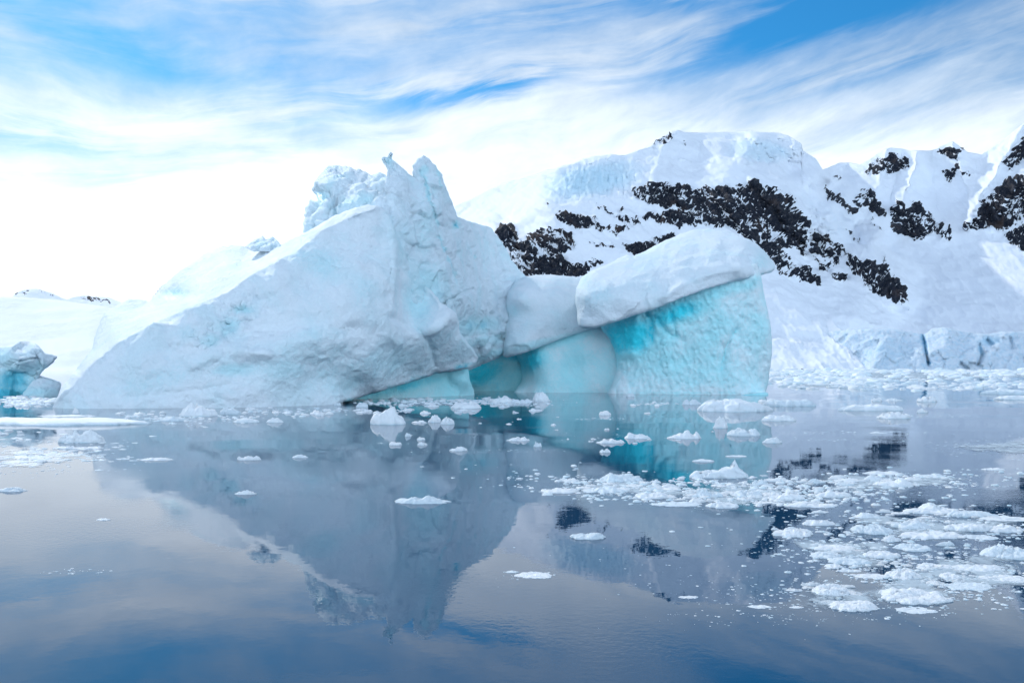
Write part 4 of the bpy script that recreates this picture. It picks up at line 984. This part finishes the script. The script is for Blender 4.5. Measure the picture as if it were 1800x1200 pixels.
P_ = [  # px, waterline py, width, height, kind, label, extra
    (88, 744, 345, 17, 'flat', "long flat snow-topped floe, the widest of all, by the big berg's left tip", dict(dk=.32)),
    (120, 731, 110, 4, 'low', "thin strip of ice just beyond the long flat floe", dict(dk=.3)),
    (133, 727, 13, 10, 'mound', "tiny knob of ice standing beyond the long flat floe", {}),
    (148, 777, 100, 21, 'mound', "low wrecked floe with two upright stubs, in front of the long flat floe", dict(dk=.3, peaks=[(-.82, 0, .9, .09), (-.28, 0, .9, .09), (.25, 0, .5, .25)])),
    (138, 788, 92, 10, 'low', "narrow lumpy floe nearest to the wrecked two-stub floe", dict(dk=.3)),
    (18, 862, 66, 9, 'low', "flat dirty-edged floe alone on pale water near the left edge", dict(dk=.4)),
    (350, 731, 66, 23, 'mound', "smooth dome of ice in front of the big berg's face", dict(dk=.6)),
    (402, 728, 42, 15, 'mound', "small hump of ice joined to the right of the smooth dome", dict(dk=.6)),
    (305, 739, 60, 12, 'low', "crumbling low floe just left of the smooth dome", dict(dk=.6)),
    (432, 742, 46, 9, 'mound', "oval low floe just right of and nearer than the smooth dome", dict(dk=.6)),
    (217, 807, 27, 5, 'low', "short left piece of a thin broken strip on the dark reflection", {}),
    (272, 808, 66, 8, 'low', "long right piece of a thin broken strip on the dark reflection", dict(dk=.35)),
    (438, 808, 40, 9, 'mound', "small floe with an upright fin like a fish tail", dict(dk=.35, peaks=[(-.85, 0, .9, .1), (.3, 0, .3, .3)])),
    (432, 868, 36, 8, 'mound', "small peaked floe by itself below the fish-tail floe", dict(peaks=[(0, 0, .25, .35)])),
    (182, 913, 28, 5, 'low', "faint thin flake of ice on the pale water at left", {}),
    (482, 742, 32, 8, 'mound', "small floe with a thin tail, second right of the smooth dome", {}),
    (684, 745, 66, 26, 'mound', "scalloped snow mound floating before the undercut edge of the big berg", dict(dk=.7, peaks=[(.1, 0, .18, .5)])),
    (737, 743, 28, 6, 'low', "flat wedge of ice beside the scalloped mound", {}),
    (764, 742, 24, 14, 'mound', "pointed chunk next to the flat wedge", dict(peaks=[(.2, 0, .2, .4)])),
    (787, 745, 25, 16, 'mound', "upright crumbly chunk, third from the scalloped mound", dict(dk=.8)),
    (696, 782, 25, 9, 'mound', "small knobbly floe with a trail of slush on its left", {}),
    (717, 767, 12, 7, 'mound', "tiny round ball of ice nearest the scalloped mound", {}),
    (740, 773, 15, 7, 'mound', "tiny upper chunk of a stacked pair below the scalloped mound", {}),
    (743, 782, 17, 6, 'mound', "tiny lower chunk of a stacked pair below the scalloped mound", {}),
    (805, 792, 31, 9, 'mound', "small white floe trailing a long slush line to its right", dict(peaks=[(0, 0, .2, .35)])),
    (526, 804, 29, 6, 'mound', "small pointed floe between the fish-tail floe and the slush trail", dict(peaks=[(.1, 0, .4, .3)])),
    (740, 882, 98, 16, 'low', "long double-peaked white floe alone on the dark reflection", dict(dk=.5, peaks=[(.28, 0, .6, .14), (-.2, 0, .35, .3)])),
    (820, 717, 56, 13, 'mound', "low rounded floe below the undercut edge of the big berg", dict(dk=.7)),
    (882, 707, 50, 13, 'mound', "bumpy floe in the turquoise water left of the twin-bump floe", dict(dk=.6)),
    (950, 705, 34, 16, 'mound', "twin-bump floe in front of the middle iceberg", dict(dk=.6, peaks=[(.3, 0, .4, .2)])),
    (915, 707, 44, 9, 'low', "low slushy floe joined to the left of the twin-bump floe", dict(dk=.6)),
    (941, 722, 25, 6, 'low', "thin flake just nearer than the twin-bump floe", {}),
    (1108, 697, 16, 6, 'mound', "tiny chunk at the foot of the mushroom berg", {}),
    (1062, 729, 24, 8, 'mound', "small hump with a slush line under it, before the mushroom berg", {}),
    (912, 774, 42, 9, 'low', "knobbly low floe in the reflection of the middle iceberg", {}),
    (946, 785, 15, 8, 'mound', "tiny spiked chip on the reflection of the middle iceberg", dict(peaks=[(-.5, 0, 1.2, .12)])),
    (1072, 778, 50, 10, 'low', "jagged low floe before the left foot of the mushroom berg", dict(peaks=[(.1, 0, .4, .2)])),
    (1064, 795, 20, 7, 'mound', "small smooth lump just nearer than the jagged low floe", {}),
    (1120, 770, 52, 11, 'low', "low floe with a hump on its left end in the mushroom berg's reflection", dict(peaks=[(-.5, 0, .6, .25)])),
    (1202, 770, 60, 13, 'low', "long floe rising to a raised knob on its right end", dict(peaks=[(.72, 0, 1.4, .16), (0, 0, .4, .4)])),
    (1216, 711, 32, 11, 'mound', "small bumpy chunk left of the big snow slab", {}),
    (1288, 722, 128, 25, 'slab', "large smooth snow slab at the right foot of the mushroom berg", dict(dk=.62)),
    (1386, 713, 92, 15, 'slab', "bumpy snow slab just right of the large smooth slab", dict(dk=.45)),
    (1266, 752, 26, 19, 'mound', "spiky chunk rearing up nearer than the large smooth slab", dict(peaks=[(0, 0, .25, .35)])),
    (1305, 765, 58, 15, 'mound', "wide white chunk beside the spiky chunk", dict(dk=.6)),
    (1237, 811, 38, 6, 'flat', "thin plate of ice left of the shark-fin floe", {}),
    (1294, 802, 37, 4, 'flat', "thin grey plate of ice behind the shark-fin floe", {}),
    (1262, 838, 104, 22, 'mound', "white floe with a sharp shark-fin peak on its right side", dict(dk=.5, peaks=[(.50, 0, 1.35, .10), (.62, 0, .6, .2)])),
    (1368, 739, 64, 12, 'slab', "low bumpy floe nearer than the bumpy snow slab", dict(dk=.5)),
    (1536, 721, 118, 14, 'slab', "long snow slab with dark notches in its waterline", dict(dk=.35)),
    (1573, 735, 64, 13, 'mound', "humped floe just nearer than the notched slab", dict(dk=.45)),
    (1541, 705, 20, 8, 'mound', "small round lump just beyond the notched slab", {}),
    (1571, 704, 34, 5, 'low', "thin low piece beyond the notched slab", {}),
    (1629, 706, 37, 11, 'mound', "smooth whaleback floe right of the notched slab", {}),
    (1621, 725, 21, 9, 'mound', "small ball of ice nearer than the whaleback floe", {}),
    (1770, 692, 90, 11, 'slab', "bumpy slab at the right edge before the glacier front", dict(dk=.4)),
    (1782, 702, 66, 9, 'slab', "thin slab nearer than the bumpy slab at the right edge", dict(dk=.4)),
    (1357, 778, 34, 9, 'mound', "small floe with one bump at the edge of the mushroom berg's reflection", dict(peaks=[(.4, 0, .7, .2)])),
    (1543, 761, 30, 4, 'low', "thin white flake on a line of grey slush", {}),
    (1745, 825, 46, 6, 'low', "flat grey-white flake alone on the pale water at right", {}),
    (1350, 706, 36, 8, 'low', "low piece wedged between the two big snow slabs", {}),
    # belt in the middle
    (1092, 844, 78, 18, 'mound', "tall wedge-shaped chunk in the upper row of the central ice belt", dict(dk=.7, peaks=[(-.35, 0, .5, .3)])),
    (1062, 862, 84, 15, 'low', "broad crumbly floe below the wedge-shaped chunk of the central belt", dict(dk=.8)),
    (986, 864, 66, 12, 'mound', "leftmost floe of the central ice belt, low and rounded", dict(dk=.7)),
    (1000, 845, 40, 7, 'low', "low sliver at the upper left end of the central ice belt", {}),
    (1146, 874, 66, 14, 'mound', "smooth snow hump on the lower edge of the central belt", dict(dk=.6)),
    (1190, 886, 90, 9, 'low', "long low crumbly piece right of the smooth hump in the belt", dict(dk=.6)),
    (1243, 872, 52, 15, 'mound', "bright rough hump in the middle of the central belt", dict(dk=.7)),
    (1312, 870, 54, 15, 'mound', "bright rough hump in the belt, right of the middle hump", dict(dk=.7)),
    (1268, 890, 62, 12, 'mound', "lowest floe of the central belt, touching open dark water", dict(dk=.7)),
    (1336, 852, 30, 12, 'mound', "small rounded chunk behind the large block of the belt", {}),
    (1380, 877, 66, 21, 'mound', "large smooth white block at the right of the central belt", dict(dk=.7)),
    (1424, 888, 92, 14, 'low', "long crumbly floe under the large smooth block", dict(dk=.6)),
    (1466, 872, 64, 15, 'mound', "rough double hump right of the large smooth block", dict(dk=.6)),
    (1365, 845, 44, 10, 'mound', "low hump behind the large block, upper row of the belt", {}),
    (1435, 848, 32, 9, 'mound', "smooth oval lump alone above the rough double hump", {}),
    (1492, 845, 68, 10, 'low', "long low floe above and right of the smooth oval lump", {}),
    (1574, 852, 76, 15, 'mound', "brightest mound in the upper right part of the ice belt", dict(dk=.7)),
    (1552, 832, 74, 9, 'low', "long thin floe forming the far edge of the ice belt on the right", dict(dk=.5)),
    (1634, 837, 60, 9, 'low', "thin floe at the far right tip of the ice belt", dict(dk=.5)),
    (1516, 869, 32, 5, 'low', "small flake right of the rough double hump", {}),
    # right foreground fields
    (1033, 945, 68, 14, 'mound', "white floe alone on the reflected rocks", dict(dk=.5, peaks=[(0, 0, .2, .35)])),
    (940, 1011, 68, 13, 'low', "grey-edged crumbly floe alone at bottom centre", dict(dk=.7)),
    (900, 1005, 26, 5, 'low', "thin grey flake trailing left of the crumbly floe", {}),
    (1210, 1049, 36, 6, 'low', "faint flat flake left of the bottom right ice field", {}),
    (1394, 939, 82, 17, 'mound', "smooth low mound left of the right-hand ice field", dict(dk=.6)),
    (1438, 921, 64, 13, 'mound', "low floe just beyond the smooth low mound", dict(dk=.5)),
    (1441, 900, 32, 6, 'low', "small flake on the dark rock reflection", {}),
    (1524, 909, 54, 11, 'mound', "small pointed floe between two bands of ice at right", dict(dk=.5, peaks=[(-.1, 0, .5, .3)])),
    (1642, 899, 112, 17, 'mound', "left end of the long snow ridge floating at right", dict(dk=.5)),
    (1706, 906, 90, 14, 'mound', "middle hump of the long snow ridge floating at right", dict(dk=.5)),
    (1776, 912, 110, 10, 'low', "thin right end of the long snow ridge", dict(dk=.4)),
    (1532, 934, 78, 20, 'mound', "blunt white mound at the left end of the second band", dict(dk=.8)),
    (1600, 926, 66, 18, 'mound', "rough white hump beside the blunt mound in the second band", dict(dk=.8)),
    (1636, 942, 120, 16, 'mound', "long white floe along the near edge of the second band", dict(dk=.5)),
    (1704, 930, 82, 18, 'slab', "flat-topped block in the second band of ice at right", dict(dk=.6)),
    (1768, 932, 70, 15, 'mound', "rough block at the right end of the second band", dict(dk=.6)),
    (1722, 944, 66, 12, 'low', "low crumbly floe under the flat-topped block", dict(dk=.7)),
    (1567, 950, 34, 12, 'mound', "small steep white cone in the third band", dict(peaks=[(0, 0, .25, .35)])),
    (1604, 964, 66, 15, 'mound', "broad mound right of the small steep cone", dict(dk=.8)),
    (1468, 963, 86, 14, 'low', "wide slushy floe at the left of the third band", dict(dk=.7)),
    (1661, 958, 38, 10, 'mound', "small lump alone between the third band and the bright block", {}),
    (1452, 977, 64, 16, 'mound', "rounded floe under the wide slushy floe", dict(dk=.8)),
    (1494, 987, 74, 16, 'mound', "snowy hump in the lower left part of the third band", dict(dk=.8)),
    (1552, 977, 66, 16, 'mound', "bright hump at the right of the third band", dict(dk=.7)),
    (1466, 996, 34, 9, 'mound', "small round floe hanging below the third band", dict(dk=.8)),
    (1494, 1003, 42, 7, 'low', "flat crumbs of ice right below the small round floe", {}),
    (1772, 976, 90, 28, 'mound', "big bright smooth block at the right edge", dict(dk=.9)),
    (1640, 996, 70, 14, 'low', "pale half-sunken floe left of the big bright block", dict(dk=.8)),
    (1714, 998, 110, 17, 'low', "long rough floe in front of the big bright block", dict(dk=.6)),
    (1586, 1012, 64, 20, 'mound', "white lump just beyond the largest foreground floe", dict(dk=.9)),
    (1668, 1014, 42, 13, 'mound', "small white hump right of the white lump", dict(dk=.9)),
    (1604, 1050, 122, 31, 'mound', "largest and brightest foreground floe, lumpy and round", dict(dk=.9, peaks=[(.75, 0, .35, .15)])),
    (1462, 1041, 66, 23, 'mound', "notched lumpy floe upper of the pair left of the largest foreground floe", dict(dk=.9)),
    (1500, 1066, 86, 21, 'mound', "nearest floe of all, lumpy, lower of the pair left of the largest foreground floe", dict(dk=.8)),
    (1396, 1037, 34, 8, 'low', "small faint floe left of the notched lumpy floe", {}),
    (1413, 1027, 13, 5, 'mound', "tiny crumb above the small faint floe", {}),
    (1336, 1066, 46, 7, 'low', "thin pale floe at the lower left of the foreground field", {}),
    (1400, 1067, 26, 5, 'low', "small thin flake between the pale floe and the nearest floe", {}),
    (1702, 1030, 96, 13, 'low', "low slushy floe right of the largest foreground floe", dict(dk=.7)),
    (1764, 1016, 96, 14, 'low', "slushy floe under the long rough floe at the right edge", dict(dk=.7)),
    (1530, 1012, 60, 9, 'low', "flat slushy floe left of the white lump", dict(dk=.7)),
    (1610, 1072, 70, 6, 'low', "pale sunken shelf at the near edge of the largest foreground floe", dict(dk=.7)),
]
for a in P_:
    floe(*a[:5], label=a[5], **a[6])

# smaller pieces that nothing tells apart, patch by patch
rnd = random.Random(11)


def patch(name, label, group, spots, n, wr, hr, kinds=('low', 'mound', 'mound')):
    """n countable chunks scattered over patches (cx, cy, rx, ry, slope), sharing one label"""
    protos = []
    for i in range(6):
        V, Fq, ice = floe_arrays(1.0, 0.6, 0.22, kinds[i % len(kinds)], 500 + i + n, (), 26, 9)
        protos.append(make_mesh(name, V, Fq, M_FLOE, {'ice': ice}))
    for k in range(n):
        cx, cy, rx, ry, slope = spots[k % len(spots)]
        while True:
            u, v = rnd.uniform(-1, 1), rnd.uniform(-1, 1)
            if u * u + v * v < 1: break
        px = cx + u * rx; py = cy + v * ry + u * rx * slope
        Dm = water_D(py); W = rnd.uniform(*wr) * Dm / F
        o = link(name, protos[rnd.randrange(6)], label=label, category="ice chunk", group=group)
        o.location = ((px - 900) / F * Dm, Dm, 0)
        o.scale = (W, W * rnd.uniform(.7, 1.3), W * rnd.uniform(*hr))
        o.rotation_euler = (0, 0, rnd.uniform(-.5, .5) + rnd.choice((0, math.pi)))


patch("ice_chunk", "small white chunk scattered along the foot of the big berg", "chunks along the foot of the big berg",
      [(560, 726, 60, 6, 0), (470, 724, 60, 5, 0), (700, 712, 110, 4, 0), (650, 724, 50, 4, 0), (250, 730, 60, 5, 0), (760, 722, 60, 8, 0)], 44, (9, 24), (.6, 1.3))
patch("ice_chunk", "tiny white chunk on the turquoise water below the two smaller bergs", "chunks on the turquoise water",
      [(870, 735, 60, 20, 0), (1000, 760, 100, 30, 0), (1150, 712, 60, 3, 0), (1180, 760, 120, 40, 0)], 26, (5, 14), (.5, 1.1))
patch("ice_chunk", "small white chunk packed in the central ice belt", "chunks in the central ice belt",
      [(1110, 856, 130, 12, .05), (1260, 875, 110, 12, .02), (1400, 862, 120, 16, 0), (1540, 845, 130, 12, -.02)], 72, (10, 38), (.3, .8))
patch("ice_chunk", "small white chunk packed in the right foreground ice field", "chunks in the right foreground ice field",
      [(1640, 930, 130, 14, .02), (1490, 970, 90, 22, .1), (1700, 1000, 120, 30, 0), (1640, 905, 120, 6, .06), (1590, 1000, 70, 25, 0), (1450, 1045, 60, 22, 0)], 54, (12, 46), (.25, .7))
patch("ice_chunk", "small floe among the drifting ice beyond the mushroom berg", "floes drifting beyond the mushroom berg",
      [(1430, 676, 80, 10, 0), (1580, 672, 180, 12, 0), (1700, 680, 110, 8, 0)], 50, (10, 36), (.35, .8), ('low', 'flat', 'mound'))
patch("ice_chunk", "small chunk in the broken ice at the left edge", "chunks at the left edge",
      [(50, 705, 45, 6, 0), (60, 800, 75, 14, 0), (20, 765, 40, 8, 0)], 36, (8, 26), (.4, 1.0))

# brash: crumbs nobody could count, one mesh
rs = np.random.RandomState(4)


def brash(name, spots, **props):
    Vs, Fs, Is, off = [], [], [], 0
    th = np.linspace(0, 2 * math.pi, 9, endpoint=False)
    for (cx, cy, rx, ry, slope, n, w0, w1, hk) in spots:
        n = int(n * 1.15)
        u = rs.normal(0, .5, n); v = rs.normal(0, .5, n)
        px = cx + u * rx; py = cy + v * ry + u * rx * slope
        Q = np.c_[px * 0.02, py * 0.07, np.full(n, 3.3)]
        keep = (fbm(Q, 1, 3, .6, 5) + rs.uniform(-.25, .25, n) > -0.03) & (py > 649.5)
        px, py = px[keep], py[keep]
        for x, y in zip(px, py):
            Dm = F * CAMH / (y - HY)
            W = (w0 + (w1 - w0) * rs.rand() ** 2.2) * Dm / F / 2
            h = W * hk * (0.5 + rs.rand())
            e = 1 + rs.uniform(-.35, .25, 9)
            dk = rs.uniform(.5, 1.1)
            r0 = np.c_[np.cos(th) * W * e, np.sin(th) * W * dk * e, np.full(9, -0.02 - W * .1)]
            k = 0.8 + rs.uniform(-.12, .1, 9)
            r1 = np.c_[r0[:, 0] * k, r0[:, 1] * k, h * rs.uniform(.3, .8, 9)]
            r2 = np.c_[r0[:, 0] * k * .45, r0[:, 1] * k * .45, h * rs.uniform(.6, 1.25, 9)]
            pts = np.r_[r0, r1, r2, [[0, 0, h]]] + np.array([(x - 900) / F * Dm, Dm, 0])
            a = np.arange(9); b = (a + 1) % 9
            tri = np.r_[np.c_[a, b, b + 9], np.c_[a, b + 9, a + 9], np.c_[a + 9, b + 9, b + 18], np.c_[a + 9, b + 18, a + 18], np.c_[a + 18, b + 18, np.full(9, 27)]]
            Vs.append(pts); Fs.append(tri + off); Is.append(np.full(28, rs.uniform(0, .3))); off += 28
    me = make_mesh(name, np.concatenate(Vs), np.concatenate(Fs), M_FLOE, {'ice': np.concatenate(Is)})
    return link(name, me, **props)


brash("brash_ice", [
    (1600, 655, 420, 7, 0, 2600, 3, 22, .25), (1440, 668, 160, 14, 0, 700, 4, 30, .3), (1620, 672, 300, 12, 0, 500, 4, 26, .2), (1760, 675, 120, 8, 0, 200, 4, 22, .25),
    (45, 706, 70, 8, 0, 300, 4, 22, .3), (70, 800, 150, 22, -.05, 1000, 2, 20, .12), (30, 780, 120, 40, 0, 200, 2, 14, .15), (110, 826, 110, 8, -.03, 150, 2, 8, .15),
    (720, 706, 200, 7, 0, 420, 3, 16, .3), (880, 706, 90, 8, 0, 200, 3, 14, .3), (330, 735, 140, 10, 0, 260, 3, 14, .3), (520, 724, 120, 7, 0, 160, 3, 14, .3),
    (1120, 858, 240, 24, .06, 1100, 2, 16, .3), (1340, 866, 260, 30, .02, 1300, 2, 18, .3), (1560, 845, 240, 18, -.02, 800, 2, 16, .3), (1690, 850, 160, 14, 0, 300, 2, 10, .2),
    (1640, 925, 240, 30, .03, 1300, 2, 15, .22), (1500, 970, 170, 44, .1, 1000, 2, 16, .25), (1700, 1010, 200, 48, 0, 1700, 2, 15, .2), (1600, 1030, 160, 40, 0, 500, 2, 14, .25),
    (1450, 1050, 240, 40, 0, 450, 2, 10, .2), (1280, 1030, 260, 60, .1, 260, 1.5, 6, .15), (1400, 1085, 240, 16, 0, 160, 1.5, 6, .15),
    (1480, 760, 180, 3, 0, 160, 1.5, 6, .15), (1500, 774, 180, 3, 0.02, 160, 1.5, 6, .15), (1760, 785, 130, 22, 0, 420, 1.5, 6, .12), (1640, 731, 110, 2, 0, 80, 1.5, 6, .15),
    (660, 779, 60, 2, 0, 60, 1.5, 5, .15), (860, 792, 110, 3, 0, 90, 1.5, 5, .15), (1060, 736, 40, 2, 0, 40, 2, 6, .2), (1150, 709, 50, 3, 0, 50, 2, 8, .3),
    (138, 1004, 55, 6, 0, 40, 2, 9, .2), (930, 1012, 60, 9, 0, 60, 2, 8, .2), (1070, 768, 120, 8, 0, 60, 1.5, 5, .2), (780, 760, 120, 30, 0, 60, 1.5, 5, .2)],
    kind='stuff')


# slush: thin half-melted film holding the packed patches together
m, T, p = new_mat("slush_film")
tcn = T.n.new('ShaderNodeTexCoord'); obj = tcn.outputs['Object']
fade = T.attr('ice')['Fac']
q = T.n.new('ShaderNodeMapping'); T.l.new(obj, q.inputs[0]); q.inputs['Scale'].default_value = (1.0, 0.6, 1.0)
n1 = T.noise(q.outputs[0], 1.6, 7, 0.68, 0.6); n2 = T.noise(q.outputs[0], 9.0, 4, 0.7)
a_ = T.ramp(T.math('ADD', T.math('MULTIPLY', n1, fade), T.math('MULTIPLY', n2, 0.22)), 0.40, 0.70, 0.0, 0.75)
T.l.new(a_, p.inputs['Alpha'])
T.put(p.inputs['Base Color'], C4(0.62, 0.73, 0.80)); T.put(p.inputs['Roughness'], 0.45)
T.l.new(T.bump(n2, 0.02, 1.0), p.inputs['Normal'])
M_SLUSH = m
Vs, Fs, Is, off = [], [], [], 0
for k, (cx, cy, rx, ry, slope) in enumerate([(1110, 858, 170, 20, .06), (1320, 870, 190, 28, .02), (1550, 848, 200, 22, -.02), (1640, 925, 220, 30, .03), (1490, 970, 130, 36, .1),
                                 (1700, 1005, 180, 48, 0), (1600, 1040, 130, 40, 0), (1470, 1050, 90, 34, 0), (60, 805, 110, 24, -.03), (1600, 660, 420, 12, 0), (1430, 672, 90, 14, 0), (1765, 786, 110, 18, 0), (40, 706, 60, 8, 0), (760, 710, 120, 6, 0)]):
    rr, aa = np.meshgrid(np.linspace(0, 1, 14), np.linspace(0, 2 * math.pi, 48, endpoint=False), indexing='ij')
    rj = rr * (1 + 0.25 * np.sin(aa * 3 + k) + .12 * np.sin(aa * 7 + 2 * k))
    px = cx + rj * np.cos(aa) * rx; py = np.maximum(cy + rj * np.sin(aa) * ry + rj * np.cos(aa) * rx * slope, 648.5)
    Dm = F * CAMH / (py - HY)
    V = np.stack([(px - 900) / F * Dm, Dm, np.full(px.shape, 0.004 + 0.0015 * k)], -1).reshape(-1, 3)
    idx = np.arange(14 * 48).reshape(14, 48); nx = np.roll(idx, -1, 1)
    Vs.append(V); Fs.append(np.stack([idx[:-1], nx[:-1], nx[1:], idx[1:]], -1).reshape(-1, 4) + off)
    Is.append((1 - sstep(rr, .35, 1.0)).ravel()); off += len(V)
link("slush", make_mesh("slush", np.concatenate(Vs), np.concatenate(Fs), M_SLUSH, {'ice': np.concatenate(Is)}), kind='stuff')
